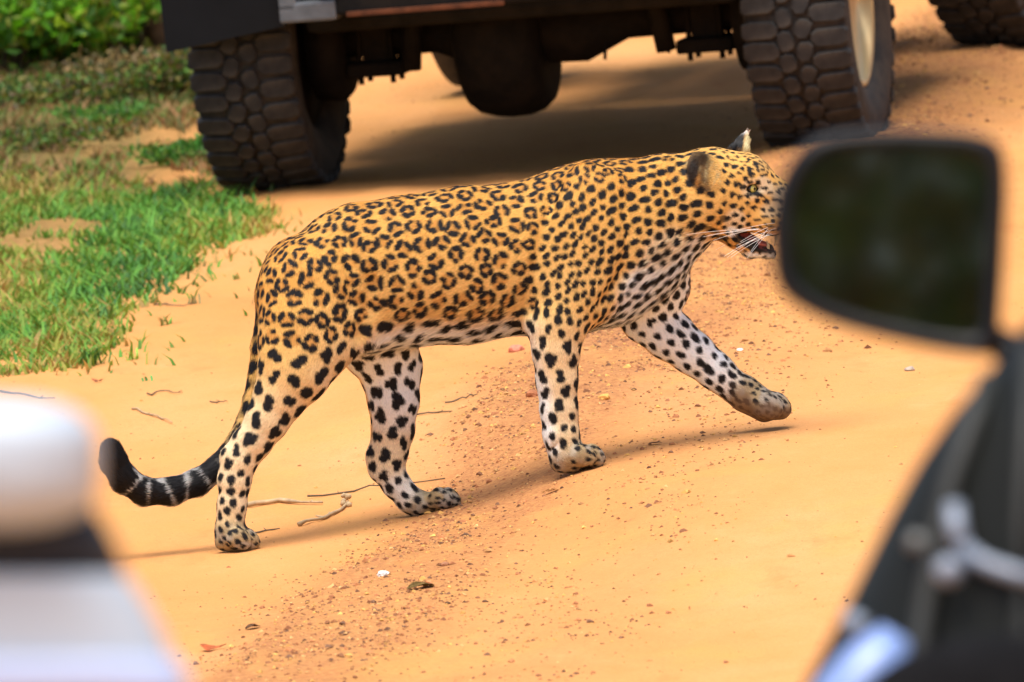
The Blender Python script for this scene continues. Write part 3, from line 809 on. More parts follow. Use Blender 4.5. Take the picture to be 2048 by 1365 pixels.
# verge: leaf litter and dark soil left of the track, beyond the near grass edge
def lin(node, a, b):
    m = t.n('ShaderNodeMapRange', interpolation_type='SMOOTHSTEP'); m.inputs[1].default_value = a; m.inputs[2].default_value = b; t.l(node, m.inputs[0]); return m.outputs[0]
wob = t.n('ShaderNodeMath', operation='MULTIPLY_ADD'); t.l(mg, wob.inputs[0]); wob.inputs[1].default_value = .7; t.l(sx.outputs[0], wob.inputs[2])
vy = t.n('ShaderNodeMath', operation='MULTIPLY'); t.l(lin(wob.outputs[0], -.30, -.75), vy.inputs[0]); t.l(lin(sx.outputs[1], 34.5, 40), vy.inputs[1])
lit = t.ramp(t.noise(26, 5, .7, c), [(.30, (.05, .05, .02)), (.5, (.15, .12, .04)), (.68, (.34, .22, .08))])
sand = t.mix(vy.outputs[0], sand, lit)
n7 = t.noise(130, 4, .75, c); sand = t.mix(.55, sand, t.ramp(n7, [(.30, .62), (.5, .98), (.72, 1.0)]), 'MULTIPLY')
n8 = t.noise(.55, 4, .6, t.coords('Object', (1.6, .3, 1))); sand = t.mix(t.ramp(n8, [(.40, 0.0), (.62, .45)]), sand, (.64, .31, .10))
hsum = t.n('ShaderNodeMath', operation='ADD'); t.l(n3, hsum.inputs[0]); t.l(n4, hsum.inputs[1])
t.bump(hsum.outputs[0], .55, .008)
g_mat = t.set(sand, .95, 0, .1)
ground = link('ground', gme, g_mat); tag(ground, kind='structure')

# gravel scattered over the ridge (too small and many to count)
def gravel(n, name, label, xr, yr, size, keepf, cols, seed):
    r = np.random.default_rng(seed)
    x = r.uniform(*xr, n * 6); y = r.uniform(*yr, n * 6)
    k = r.random(n * 6) < keepf(x, y); x, y = x[k][:n], y[k][:n]; n = len(x)
    z = ground_z(x, y)
    oc = np.array([[1, 0, 0], [-.5, .87, 0], [-.5, -.87, 0], [.3, .2, .75], [-.35, .1, .7], [.5, .5, -.4], [-.1, -.6, .45]])
    fc = np.array([[0, 5, 3], [5, 1, 3], [1, 4, 3], [1, 2, 4], [2, 6, 4], [6, 3, 4], [2, 0, 6], [0, 3, 6]])
    s_ = (size[0] * np.exp(r.normal(0, .5, n)))[:, None, None]
    s_ = np.minimum(s_, size[1])
    J = oc[None] * (1 + r.normal(0, .18, (n, 7, 3))) * s_ * np.array([1, 1, .75])
    a = r.uniform(0, 6.28, n); ca, sa = np.cos(a)[:, None], np.sin(a)[:, None]
    V = np.stack([J[..., 0] * ca - J[..., 1] * sa + x[:, None], J[..., 0] * sa + J[..., 1] * ca + y[:, None], J[..., 2] + z[:, None] + s_[..., 0] * .12], -1)
    me = mesh_np(name, V.reshape(-1, 3), tris=(np.arange(n)[:, None, None] * 7 + fc[None]).reshape(-1, 3), smooth=False)
    cc = np.array(cols)[r.integers(0, len(cols), n)] * r.uniform(.6, 1.25, (n, 1))
    set_col(me, 'tone', np.repeat(np.clip(cc, 0, 1), 7, 0))
    t = NT(name); a = t.n('ShaderNodeVertexColor', layer_name='tone'); o = link(name, me, t.set(a.outputs[0], .85, 0, .25))
    return tag(o, label, 'gravel', kind='stuff')
gcol = [(.46, .19, .075), (.36, .145, .06), (.56, .27, .10), (.28, .12, .055), (.62, .34, .13), (.20, .10, .055), (.66, .36, .10)]
gravel(46000, 'gravel', 'reddish brown gravel strewn along the ridge of the track', (-1.4, 2.0), (25.5, 45), (.0026, .011), lambda x, y: gravel_band(x, y) ** 1.2 * (.35 + .65 * (vnoise(x * 5, y * 2.2, 8) > .42)), gcol, 3)
gravel(9000, 'grit', 'fine dark grit scattered over the smooth sand', (-1.6, 1.8), (25.5, 44), (.0015, .006), lambda x, y: .10 + .5 * (vnoise(x * 3, y * 1.2, 21) > .6), gcol, 4)

# ================================================================== SAFARI JEEP BEHIND
rubber = simple('tyre_rubber', (.036, .035, .035), .85, 0, .2, .35, 14, (.075, .066, .055))
rubber_dk = simple('tyre_wall_rubber', (.022, .021, .021), .8, 0, .25, .3, 20, (.05, .04, .03))
black_metal = simple('near_black_metal', (.006, .0055, .0055), .8, 0, .15, .4, 18, (.012, .009, .007))  # near-black base with faint brown mottling
slate_paint = simple('slate_paint', (.006, .0064, .008), .7, 0, .15, .2, 6)
dusty_rim = simple('dusty_rim', (.45, .34, .17), .5, .3, .5, .25, 14, (.40, .24, .10))
grey_metal = simple('grey_metal', (.10, .11, .125), .5, .1, .4, .25, 20)
rust = simple('rusty_steel', (.11, .035, .013), .8, .1, .3, .4, 30)
body_paint = simple('dark_green_paint', (.035, .045, .035), .4, 0, .5, .2, 3, (.12, .08, .045))
red_lens = simple('red_lens', (.35, .02, .02), .25, 0, .5, .1)

TR, TW = .405, .145                   # tyre radius, half width
def tread_mesh(kind):
    """one pillow shaped tread block: x axial, y tangential, z outward"""
    if kind == 'shoulder':
        out = [(-.055, -.016), (-.046, -.0265), (.030, -.025), (.047, -.014), (.049, .008), (.036, .0245), (-.030, .0265), (-.053, .018)]
    elif kind == 'centre':
        out = [(-.023, -.022), (-.006, -.030), (.016, -.025), (.0235, -.006), (.021, .019), (.004, .030), (-.016, .024), (-.0235, .004)]
    bm = bmesh.new(); rings = []
    for sc, z in ((1.0, -.014), (.985, .008), (.90, .0125)):
        rings.append([bm.verts.new((x * sc, y * sc, z)) for x, y in out])
    for a, b in zip(rings, rings[1:]):
        for k in range(8): bm.faces.new((a[k], a[(k + 1) % 8], b[(k + 1) % 8], b[k]))
    bm.faces.new(rings[-1])
    return bm_mesh('tread_block', bm, False)
TM = {k: tread_mesh(k) for k in ('shoulder', 'centre')}
for m_ in TM.values(): m_.materials.append(rubber)
bm = bmesh.new()
prof = [(-.10, .225), (-.128, .25), (-.145, .31), (-.143, .36), (-.130, .386), (-.06, .3925), (.06, .3925), (.130, .386), (.143, .36), (.145, .31), (.128, .25), (.10, .225)]
add_lathe(bm, prof, 56, 'X', True); TYRE = bm_mesh('tyre', bm); TYRE.materials.append(rubber_dk)
bm = bmesh.new(); add_lathe(bm, [(-.105, .24), (-.10, .215), (.02, .20), (.045, .15), (.05, .07), (.05, .02)], 40, 'X')
add_lathe(bm, [(.112, .245), (.118, .225), (.10, .205), (.03, .195)], 40, 'X')
for k in range(6):
    a = k * math.pi / 3; add_tube(bm, [(.045, .10 * math.cos(a), .10 * math.sin(a)), (.062, .10 * math.cos(a), .10 * math.sin(a))], .011, 6)
RIM = bm_mesh('rim', bm); RIM.materials.append(dusty_rim)
RIM_DARK = RIM.copy(); RIM_DARK.materials.clear(); RIM_DARK.materials.append(black_metal)
bm = bmesh.new(); add_lathe(bm, [(-.10, .06), (.055, .06), (.085, .045), (.09, .01)], 20, 'X'); HUB = bm_mesh('wheel', bm); HUB.materials.append(grey_metal)
def wheel(parent, loc, flip=1, steer=0.0, seed=0, blocks=True):
    r = random.Random(seed)
    h = link('wheel', HUB, None, parent, loc); h.rotation_euler = (r.uniform(0, 6.28), 0, 0)
    h.rotation_euler = (0, 0, steer + (0 if flip > 0 else math.pi))
    link('tyre', TYRE, None, h); link('rim', RIM if flip > 0 else RIM_DARK, None, h)
    n = 38
    if blocks:
        for row, (x, kind, off) in enumerate(((-.092, 'shoulder', 0), (-.025, 'centre', .45), (.025, 'centre', .95), (.092, 'shoulder', .5))):
            for k in range(n):
                a = (k + off) * 2 * math.pi / n + r.uniform(-.012, .012)
                o = link('tread_block', TM[kind], None, h)
                rad = .3935 if kind == 'centre' else .388
                o.location = (x, rad * math.sin(a), rad * math.cos(a))
                o.rotation_euler = Matrix.Rotation(-a, 3, 'X').to_euler()
                if kind == 'centre': o.rotation_euler = (Matrix.Rotation(-a, 3, 'X') @ Matrix.Rotation((.35 if row == 1 else math.pi - .35) + r.uniform(-.12, .12), 3, 'Z')).to_euler()
                else:
                    tilt = Matrix.Rotation((-.10 if x < 0 else .10), 3, 'Y'); z = Matrix.Rotation(math.pi if x > 0 else 0, 3, 'Z')
                    o.rotation_euler = (Matrix.Rotation(-a, 3, 'X') @ tilt @ z).to_euler()
                o.scale = (1 + r.uniform(-.06, .06), 1 + r.uniform(-.06, .06), 1)
    return h
JL = on_ground(580, 370); JR = on_ground(1644, 300); JC = (JL + JR) / 2; JC[2] = -.008
JYAW = -math.radians(11.5)
jeep = empty('safari_jeep', JC, JYAW)
tag(jeep, 'dark high clearance jeep seen low from behind on chunky off road tyres', 'jeep')
HT = .775
wheel(jeep, (-HT, 0, TR), -1, 0, 1); wheel(jeep, (HT, 0, TR), 1, 0, 2)
WB = 3.35
wheel(jeep, (-HT - .025, WB, TR), -1, -.1, 3, False); wheel(jeep, (HT + .02, WB, TR), 1, -.30, 4, True)
def part(name, bm, mat, parent=jeep, smooth=False): return link(name, bm_mesh(name, bm, smooth), mat, parent)
bm = bmesh.new(); add_tube(bm, [(-.72, 0, TR), (-.30, 0, TR), (-.20, 0, TR - .01), (.12, 0, TR - .01), (.24, 0, TR), (.72, 0, TR)], [.05, .055, .09, .10, .055, .05], 16)
ax_ = part('axle', bm, black_metal, smooth=True)
bm = bmesh.new(); add_lathe(bm, [(-.125, .03), (-.124, .10), (-.128, .15), (-.112, .19), (-.085, .213), (-.04, .226), (.0, .23), (.05, .228), (.09, .215), (.115, .192), (.118, .155), (.120, .10), (.12, .03)], 48, 'X')
bmesh.ops.transform(bm, matrix=Matrix.Translation((-.105, .02, TR - .02)), verts=bm.verts)
part('differential', bm, black_metal, ax_, True)
for sx_ in (-1, 1):
    bm = bmesh.new(); add_lathe(bm, [(-.04, .03), (-.04, .165), (.03, .17), (.05, .15), (.05, .02)], 32, 'X')
    bmesh.ops.transform(bm, matrix=Matrix.Translation((sx_ * .60, 0, TR)), verts=bm.verts); part('brake_drum', bm, black_metal, ax_, True)
    sp_ = None
    bm = bmesh.new(); add_box(bm, (sx_ * .465, 0, TR - .085), (.16, .17, .04), .008); add_box(bm, (sx_ * .465, 0, TR + .02), (.075, .12, .18), .006)
    pl_ = part('spring_plate', bm, black_metal)
    for k in range(5):
        L_ = .62 - .09 * k; zc = TR + .10 - .016 * k
        bm = bmesh.new()
        for q in range(8):
            a0 = -L_ + 2 * L_ * q / 8; a1 = -L_ + 2 * L_ * (q + 1) / 8
            zz = lambda a: zc + .10 * (a / .62) ** 2
            add_box(bm, (sx_ * .465, (a0 + a1) / 2, (zz(a0) + zz(a1)) / 2), (.07, abs(a1 - a0) * 1.03, .013), 0, Matrix.Rotation(math.atan2(zz(a1) - zz(a0), a1 - a0), 3, 'X'))
        link('leaf', bm_mesh('leaf', bm, False), black_metal, pl_)
    for dy in (-.06, .06):
        bm = bmesh.new(); add_tube(bm, [(sx_ * .465 - .045, dy, TR - .125), (sx_ * .465 - .045, dy, TR + .11)], .008, 8); add_tube(bm, [(sx_ * .465 + .045, dy, TR - .125), (sx_ * .465 + .045, dy, TR + .11)], .008, 8); link('clamp_bolt', bm_mesh('clamp_bolt', bm), black_metal, pl_)
    bm = bmesh.new(); add_tube(bm, [(sx_ * .36, -.09, TR - .09), (sx_ * .33, -.12, TR + .16)], .028, 12); add_tube(bm, [(sx_ * .33, -.12, TR + .16), (sx_ * .30, -.14, TR + .42)], .036, 12); part('shock_absorber', bm, black_metal, smooth=True)
    bm = bmesh.new(); add_box(bm, (sx_ * .465, 1.5, .60), (.09, 4.1, .13), .01); part('chassis_rail', bm, black_metal)
for x_, l_ in ((.18, .055), (.36, .050)):
    bm = bmesh.new(); add_tube(bm, [(x_, -.05, TR - .03), (x_ + .004, -.05, TR - .06), (x_ - .002, -.052, TR - .05 - l_)], .006, 6); part('hanging_wire', bm, black_metal)
bm = bmesh.new(); add_box(bm, (.05, .30, .52), (.80, .34, .20), .03); part('fuel_tank', bm, black_metal)
bm = bmesh.new(); add_box(bm, (.55, .30, .50), (.10, .5, .26), .02); part('exhaust_box', bm, black_metal)
bm = bmesh.new(); add_box(bm, (.10, -.56, .585), (1.10, .08, .15), .012); bp = part('bumper', bm, black_metal)
bm = bmesh.new(); add_box(bm, (-.20, -.602, .513), (.44, .012, .014), .002); link('rust_strip', bm_mesh('rust_strip', bm, False), rust, bp)
bm = bmesh.new(); add_box(bm, (-.53, -.56, .527), (.16, .07, .055), .008); add_box(bm, (-.585, -.56, .60), (.05, .07, .14), .008); link('bumper_end', bm_mesh('bumper_end', bm, False), grey_metal, bp)
bm = bmesh.new()
p8 = [(-.955, .438), (-.615, .487), (-.605, 1.02), (-.975, 1.02)]
v0 = [bm.verts.new((x, -.50, z)) for x, z in p8]; v1 = [bm.verts.new((x, -.47, z)) for x, z in p8]
bm.faces.new(v0); bm.faces.new(v1[::-1])
for k in range(4): bm.faces.new((v0[k], v1[k], v1[(k + 1) % 4], v0[(k + 1) % 4]))
bmesh.ops.recalc_face_normals(bm, faces=bm.faces); part('mud_flap', bm, slate_paint)
bm = bmesh.new(); add_box(bm, (.02, .87, .615), (1.22, 2.5, .33), .03)  # low floor added to block light beneath the jeep; also blackens gaps above the axle
add_box(bm, (.02, 1.25, .60), (1.66, 1.6, .29), .02); part('shade_floor', bm, black_metal)
for sx_ in (-1, 1):
    bm = bmesh.new(); add_box(bm, (sx_ * .84, 1.22, .50), (.07, 1.3, .24), .015); part('shade_sill', bm, black_metal)  # low block added to keep side skylight off the ground beneath
bm = bmesh.new(); add_box(bm, (0, .79, 1.04), (1.80, 2.62, .58), .05); tub = part('body_tub', bm, body_paint)
bm = bmesh.new(); add_box(bm, (0, -.545, 1.03), (1.30, .03, .5), .01); tg = part('tailgate', bm, body_paint)
bm = bmesh.new(); add_box(bm, (0, -.57, 1.05), (.18, .02, .03), .004); link('handle', bm_mesh('handle', bm, False), grey_metal, tg)
for sx_ in (-1, 1):
    bm = bmesh.new(); add_box(bm, (sx_ * .75, -.55, 1.0), (.12, .04, .20), .012); part('tail_light', bm, red_lens)
bm = bmesh.new(); add_box(bm, (0, 3.05, 1.15), (1.0, 1.5, .45), .06); part('bonnet', bm, body_paint)
for sx_ in (-1, 1):
    bm = bmesh.new(); add_box(bm, (sx_ * .78, WB, 1.0), (.34, .95, .10), .03); part('wing', bm, body_paint)
for sx_ in (-1, 1):
    for y_ in (-.4, .9, 2.1):
        bm = bmesh.new(); add_tube(bm, [(sx_ * .82, y_, 1.32), (sx_ * .80, y_, 2.25)], .022, 8); part('canopy_post', bm, black_metal)
bm = bmesh.new(); add_box(bm, (0, .85, 2.28), (1.80, 2.7, .06), .02); part('canopy_roof', bm, body_paint)

# ================================================================== VERGE: grass, shrubs, trees
gpoly = [(-400, 800), (60, 762), (200, 735), (255, 655), (345, 580), (425, 512), (545, 452), (520, 432), (440, 405), (455, 372), (420, 330), (400, 100), (400, -60), (-600, -60), (-900, 700)]
gw = np.array([on_ground(u, v)[:2] for u, v in gpoly])
def in_poly(x, y, poly):
    r = np.zeros(len(x), bool); j = len(poly) - 1
    for i in range(len(poly)):
        xi, yi = poly[i]; xj, yj = poly[j]
        c_ = ((yi > y) != (yj > y)) & (x < (xj - xi) * (y - yi) / (yj - yi + 1e-12) + xi); r ^= c_; j = i
    return r
def blades(name, label, x, y, h, wd, cols, seed, lean=.5):
    r = np.random.default_rng(seed); n = len(x); z = ground_z(x, y) - .004
    a = r.uniform(0, 6.28, n); hh = h * np.exp(r.normal(0, .35, n)); le = hh * np.abs(r.normal(lean, .3, n)); b = a + r.normal(0, .5, n)
    s_ = np.stack([np.cos(a), np.sin(a), 0 * a], 1); dl = np.stack([-np.sin(b), np.cos(b), 0 * b], 1); up = np.array([0, 0, 1.0])
    P0 = np.stack([x, y, z], 1); w_ = (wd * r.uniform(.7, 1.4, n))[:, None]
    P1 = P0 + up * (hh * .55)[:, None] + dl * (le * .3)[:, None]; P2 = P0 + up * hh[:, None] + dl * le[:, None]
    V = np.stack([P0 - s_ * w_, P0 + s_ * w_, P1 + s_ * w_ * .8, P1 - s_ * w_ * .8, P2], 1).reshape(-1, 3)
    o_ = np.arange(n)[:, None] * 5
    me = mesh_np(name, V, quads=o_ + np.array([0, 1, 2, 3]), tris=o_ + np.array([3, 2, 4]))
    ck = .62 * vnoise(x * 3, y * 1.1, 17) + .38 * vnoise(x * 11, y * 5, 18); cc = np.array(cols); ix = np.clip((ck * 1.3 - .15 + r.normal(0, .16, n)) * len(cc), 0, len(cc) - 1).astype(int)
    set_col(me, 'tone', np.repeat(np.clip(cc[ix] * r.uniform(.65, 1.3, (n, 1)), 0, 1), 5, 0))
    t = NT(name); q = t.n('ShaderNodeVertexColor', layer_name='tone'); m = t.set(q.outputs[0], .6, 0, .25)
    tr = t.n('ShaderNodeBsdfTranslucent'); t.l(q.outputs[0], tr.inputs[0]); ms = t.n('ShaderNodeMixShader'); ms.inputs[0].default_value = .3
    t.l(t.p.outputs[0], ms.inputs[1]); t.l(tr.outputs[0], ms.inputs[2]); t.l(ms.outputs[0], t.out.inputs[0])
    o = link(name, me, m); return tag(o, label, 'grass', kind='stuff')
N_ = 260000
x = rng.uniform(-2.6, -.45, N_); y = rng.uniform(33.2, 49, N_)
jx = x + .18 * (vnoise(x * 6, y * 2.2, 41) - .5) + .012 * rng.normal(0, 1, N_) ** 3; jy = y + .6 * (vnoise(x * 5 + 9, y * 2, 42) - .5)
k = in_poly(jx, jy, gw); x, y = x[k], y[k]
pn = vnoise(x * 3.2, y * 1.25, 14) * .6 + vnoise(x * 9, y * 4, 15) * .4
uvg = to_px(np.stack([x, y, 0 * x], 1))
bare = sstep(395, 330, uvg[:, 1]) * .07
k = pn > .26 + bare + .22 * rng.random(len(x)); x, y = x[k], y[k]; x, y = x[:80000], y[:80000]
up_ = (to_px(np.stack([x, y, 0 * x], 1))[:, 1] + 60 * (rng.random(len(x)) - .5)) < 372
blades('dry_undergrowth', 'dull olive and brown undergrowth between the grass and the shrubs', x[up_], y[up_], .030, .0042, [(.05, .09, .02), (.10, .12, .03), (.17, .15, .04), (.26, .16, .06), (.34, .19, .08), (.12, .22, .04)], 6, 1.0)
x, y = x[~up_], y[~up_]
blades('grass', 'patchy green and straw coloured grass on the verge left of the track', x, y, .026, .0042, [(.05, .15, .035), (.07, .22, .035), (.10, .28, .035), (.13, .31, .04), (.19, .31, .04), (.28, .29, .05), (.42, .28, .08)], 5, 1.0)
def leaf_mass(P, D, size, cols, seed, name):
    """many small folded leaves: positions P, directions D"""
    r = np.random.default_rng(seed); n = len(P)
    D = D / (np.linalg.norm(D, axis=1, keepdims=True) + 1e-9); q = r.normal(0, 1, (n, 3)); S_ = np.cross(D, q); S_ /= np.linalg.norm(S_, axis=1, keepdims=True); Nn = np.cross(S_, D)
    L_ = (size * r.uniform(.6, 1.35, n))[:, None]; W_ = L_ * .28
    V = np.stack([P, P + D * L_ * .5 + S_ * W_ + Nn * W_ * .3, P + D * L_, P + D * L_ * .5 - S_ * W_ + Nn * W_ * .3], 1).reshape(-1, 3)
    o_ = np.arange(n)[:, None] * 4
    me = mesh_np(name, V, tris=np.concatenate([o_ + np.array([0, 1, 2]), o_ + np.array([0, 2, 3])]), smooth=False)
    cc = np.array(cols)[r.integers(0, len(cols), n)] * r.uniform(.6, 1.35, (n, 1)); set_col(me, 'tone', np.repeat(np.clip(cc, 0, 1), 4, 0))
    return me
def leaf_mat(name):
    t = NT(name); q = t.n('ShaderNodeVertexColor', layer_name='tone'); m = t.set(q.outputs[0], .5, 0, .35)
    tr = t.n('ShaderNodeBsdfTranslucent'); t.l(q.outputs[0], tr.inputs[0]); ms = t.n('ShaderNodeMixShader'); ms.inputs[0].default_value = .35
    t.l(t.p.outputs[0], ms.inputs[1]); t.l(tr.outputs[0], ms.inputs[2]); t.l(ms.outputs[0], t.out.inputs[0]); return m
LM = leaf_mat('leaf')
bark = simple('bark', (.13, .095, .06), .9, 0, .2, .4, 25)
bark_pale = simple('dry_twig', (.42, .30, .17), .85, 0, .2, .3, 40)
GREENS = {'bright': [(.09, .28, .006), (.15, .38, .012), (.26, .40, .02), (.05, .16, .008), (.20, .22, .03)], 'dull': [(.07, .17, .02), (.12, .20, .025), (.20, .18, .03), (.04, .09, .02), (.13, .09, .035)], 'dry': [(.22, .14, .05), (.12, .10, .03), (.09, .12, .03), (.30, .20, .07)], 'mid': [(.07, .24, .03), (.11, .30, .04), (.20, .32, .05), (.05, .14, .02)]}
def shrub(name, label, loc, rad, h, nleaf, size, tone, seed, cat='shrub', stems=7, group='low shrubs along the verge'):
    r = np.random.default_rng(seed); z0 = gz(loc[0], loc[1])
    e = empty(name, (loc[0], loc[1], z0)); tag(e, label, cat, group)
    bm = bmesh.new(); tips = []
    for k in range(stems):
        a = r.uniform(0, 6.28); rr = rad * r.uniform(.25, .95); tp = np.array([math.cos(a) * rr, math.sin(a) * rr, h * r.uniform(.55, 1.0)])
        md = tp * np.array([.45, .45, .55]) + r.normal(0, .03, 3) * h; add_tube(bm, [(r.normal(0, .02), r.normal(0, .02), -.02), md, tp], [.012 * h + .004, .008 * h + .003, .003], 6)
        for q in range(3): tips.append(md + (tp - md) * r.uniform(.1, 1.05) + r.normal(0, .12, 3) * np.array([rad, rad, h * .6]))
    link('stem', bm_mesh('stem', bm), bark, e)
    tips = np.array(tips); pick = r.integers(0, len(tips), nleaf)
    P = tips[pick] + r.normal(0, 1, (nleaf, 3)) * np.array([rad * .22, rad * .22, h * .14]); P[:, 2] = np.maximum(P[:, 2], .01)
    D = r.normal(0, 1, (nleaf, 3)) + np.array([0, 0, .5])
    link('foliage', leaf_mass(P, D, size, GREENS[tone], seed, 'foliage'), LM, e)
    return e
def gp(u, v): p = on_terrain(u, v); return (p[0], p[1])
shrub('shrub', 'bright green leafy shrub filling the top left corner', gp(40, 120), .55, 1.0, 3600, .085, 'bright', 11, stems=10)
shrub('shrub', 'second bright green shrub close left of the tree stems', gp(150, 115), .30, .6, 1500, .075, 'bright', 12)
shrub('shrub', 'low bright green shrub at the left edge under the tall shrub', gp(20, 150), .34, .26, 2600, .05, 'bright', 44, stems=14)
shrub('shrub', 'low bright yellow green shrub left of the tree stems', gp(130, 140), .30, .22, 2400, .05, 'bright', 45, stems=14)
shrub('shrub', 'dull olive shrub at the left edge below the bright foliage', gp(25, 215), .34, .07, 1600, .026, 'dull', 13, stems=14)
shrub('shrub', 'low dark shrub between the tree stems and the grass', gp(170, 205), .34, .07, 1600, .026, 'dull', 14, stems=14)
shrub('shrub', 'brownish dry shrub at the foot of the tree stems', gp(285, 175), .30, .10, 1500, .026, 'dry', 15, stems=12)
shrub('shrub', 'dark green shrub against the left tyre of the jeep', gp(375, 200), .20, .13, 1500, .024, 'dull', 16, stems=10)
shrub('shrub', 'small mid green shrub beside the left tyre near the ground', gp(372, 330), .19, .06, 1300, .020, 'mid', 17, stems=12)
shrub('shrub', 'small mid green shrub left of the white stone', gp(195, 250), .17, .05, 800, .020, 'mid', 18, stems=12)
shrub('shrub', 'low olive ground plant above the grass at the left edge', gp(70, 300), .26, .05, 1100, .022, 'dull', 19, stems=14)
# tangle of slender trunks at the top left
def tree(u, v, label, h, r0, seed, lean): return tree_at(gp(u, v), label, h, r0, seed, lean)
def tree_at(xy, label, h, r0, seed, lean, tone='mid'):
    r = np.random.default_rng(seed); x_, y_ = xy; e = empty('tree', (x_, y_, gz(x_, y_))); tag(e, label, 'tree', 'slender trees behind the verge')
    bm = bmesh.new(); zs = np.linspace(-.05, h, 9); path = [(lean * z_ + .03 * math.sin(z_ * 3 + seed), .02 * math.cos(z_ * 4 + seed), z_) for z_ in zs]
    add_tube(bm, path, list(np.interp(zs, [0, .15, h], [r0 * 1.4, r0, r0 * .35])), 10); link('trunk', bm_mesh('trunk', bm), bark, e)
    tips = []
    for k in range(9):
        z_ = h * r.uniform(.35, .98); b = np.array([lean * z_, 0, z_]); d = np.array([r.normal(0, 1), r.normal(0, 1), r.uniform(.2, .9)]); d = d / np.linalg.norm(d) * r.uniform(.35, .9)
        bm = bmesh.new(); add_tube(bm, [b, b + d * .5 + r.normal(0, .03, 3), b + d], [r0 * .4, r0 * .25, .006], 6); link('branch', bm_mesh('branch', bm), bark, e)
        tips += [b + d * f for f in (.6, .8, 1, 1.1)]
    tips = np.array(tips); n = 3200; P = tips[r.integers(0, len(tips), n)] + r.normal(0, .17, (n, 3)); link('crown', leaf_mass(P, r.normal(0, 1, (n, 3)), .06, GREENS[tone], seed, 'crown'), LM, e)
    return e
tree(215, 118, 'slender grey brown tree stem, leftmost of the stems at the top', 3.2, .035, 21, .02)
tree(285, 108, 'thickest brown tree stem at the top beside the jeep', 3.6, .06, 22, .03)
tree(335, 112, 'leaning thin tree stem nearest the jeep', 3.0, .03, 23, -.06)
# small plants on the sand edge
def tuft(u, v, label, n, h, cols, seed, cat='grass tuft'):
    r = np.random.default_rng(seed); p = on_terrain(u, v); bm = bmesh.new()
    for k in range(n):
        a = r.uniform(0, 6.28); l_ = h * r.uniform(.5, 1.2); o = r.normal(0, h * .3, 2); w_ = .0028; s_ = Vector((math.cos(a + 1.57), math.sin(a + 1.57), 0)) * w_; b = Vector((o[0], o[1], -.003)); d = Vector((math.cos(a), math.sin(a), 0))
        vv = [bm.verts.new(b - s_), bm.verts.new(b + s_), bm.verts.new(b + d * l_ * .35 + Vector((0, 0, l_ * .7)) + s_), bm.verts.new(b + d * l_ * .35 + Vector((0, 0, l_ * .7)) - s_), bm.verts.new(b + d * l_ * .85 + Vector((0, 0, l_ * .8)))]
        bm.faces.new(vv[:4]); bm.faces.new((vv[3], vv[2], vv[4]))
    o = link('grass_tuft', bm_mesh('grass_tuft', bm, False), simple('tuft_%d' % seed, cols, .6, 0, .3, .35, 60), None, p)
    return tag(o, label, cat, 'grass tufts on the edge of the sand')
tuft(300, 606, 'upright green grass tuft on bare sand right of the grass', 14, .045, (.10, .30, .05), 31)
tuft(182, 730, 'dark green grass tuft at the lower grass edge', 30, .05, (.07, .22, .05), 32)
tuft(268, 720, 'tiny yellow green sprig lying right of the lower grass edge', 10, .035, (.26, .45, .06), 33)
tuft(330, 650, 'thin olive sprig on the sand above the twigs', 10, .03, (.24, .26, .06), 34)
tuft(385, 608, 'small brown green sprout beside the leopard', 8, .03, (.20, .18, .06), 35)
tuft(470, 560, 'faint yellow green blades nearest the haunch of the leopard', 9, .025, (.35, .36, .09), 36)
tuft(300, 762, 'fallen bright green leaf sprig below the grass edge', 5, .02, (.09, .35, .08), 37)
tuft(205, 640, 'dark grass clump where the grass meets the sand', 30, .05, (.09, .22, .05), 38)

# ================================================================== TWIGS, LEAVES, STONES
def twig(pts, r0, label, mat=bark_pale, seed=0, knots=0):
    r = np.random.default_rng(seed); P = [on_terrain(u, v) for u, v in pts]; c0 = P[0].copy(); Q = []
    for a, b in zip(P, P[1:]):
        for f in np.linspace(0, 1, 5)[:-1]: Q.append(a + (b - a) * f)
    Q.append(P[-1]); Q = [q - c0 for q in Q]
    Q = [Vector((q[0], q[1] + r.normal(0, .008), gz(q[0] + c0[0], q[1] + c0[1]) - c0[2] + r0 * .8 + abs(r.normal(0, .002)))) for q in Q]
    bm = bmesh.new(); rad = list(np.linspace(r0, r0 * .45, len(Q)) * (1 + r.normal(0, .12, len(Q)))); add_tube(bm, Q, rad, 7)
    for k in range(knots):
        q = Q[-1 - (k % 3)] + Vector((r.normal(0, .006), r.normal(0, .01), r.uniform(0, .014))); bmesh.ops.create_icosphere(bm, subdivisions=1, radius=r0 * r.uniform(1.0, 1.9), matrix=Matrix.Translation(q))
    for k in range(max(1, len(Q) // 5)):
        q = Q[r.integers(1, len(Q) - 1)]; add_tube(bm, [q, q + Vector((r.normal(0, .008), r.normal(0, .012), .004))], [r0 * .6, r0 * .35], 5)
    o = link('twig', bm_mesh('twig', bm), mat, None, c0); return tag(o, label, 'twig', 'twigs lying on the sand')
twig([(495, 1017), (560, 1006), (645, 1010)], .0065, 'thickest pale twig lying between the hind paws', seed=1)
twig([(598, 1054), (650, 1040), (685, 1022), (697, 1006)], .0048, 'bent pale twig with a knotted end between the hind paws', seed=2, knots=7)
twig([(615, 1000), (740, 978), (890, 960)], .0022, 'long thin dark twig running behind the far hind paw', bark, seed=3)
twig([(265, 820), (305, 834), (345, 850)], .003, 'straight grey twig lying above the tail tip', seed=4)
twig([(420, 806), (440, 808), (455, 806)], .002, 'tiny dark twig between the tail and the hind leg', bark, seed=5)
twig([(295, 795), (330, 784), (365, 790)], .002, 'thin curved twig below the grass edge', bark, seed=6)
twig([(832, 832), (865, 828), (905, 824)], .0025, 'short dark twig just right of the far hind leg', bark, seed=7)
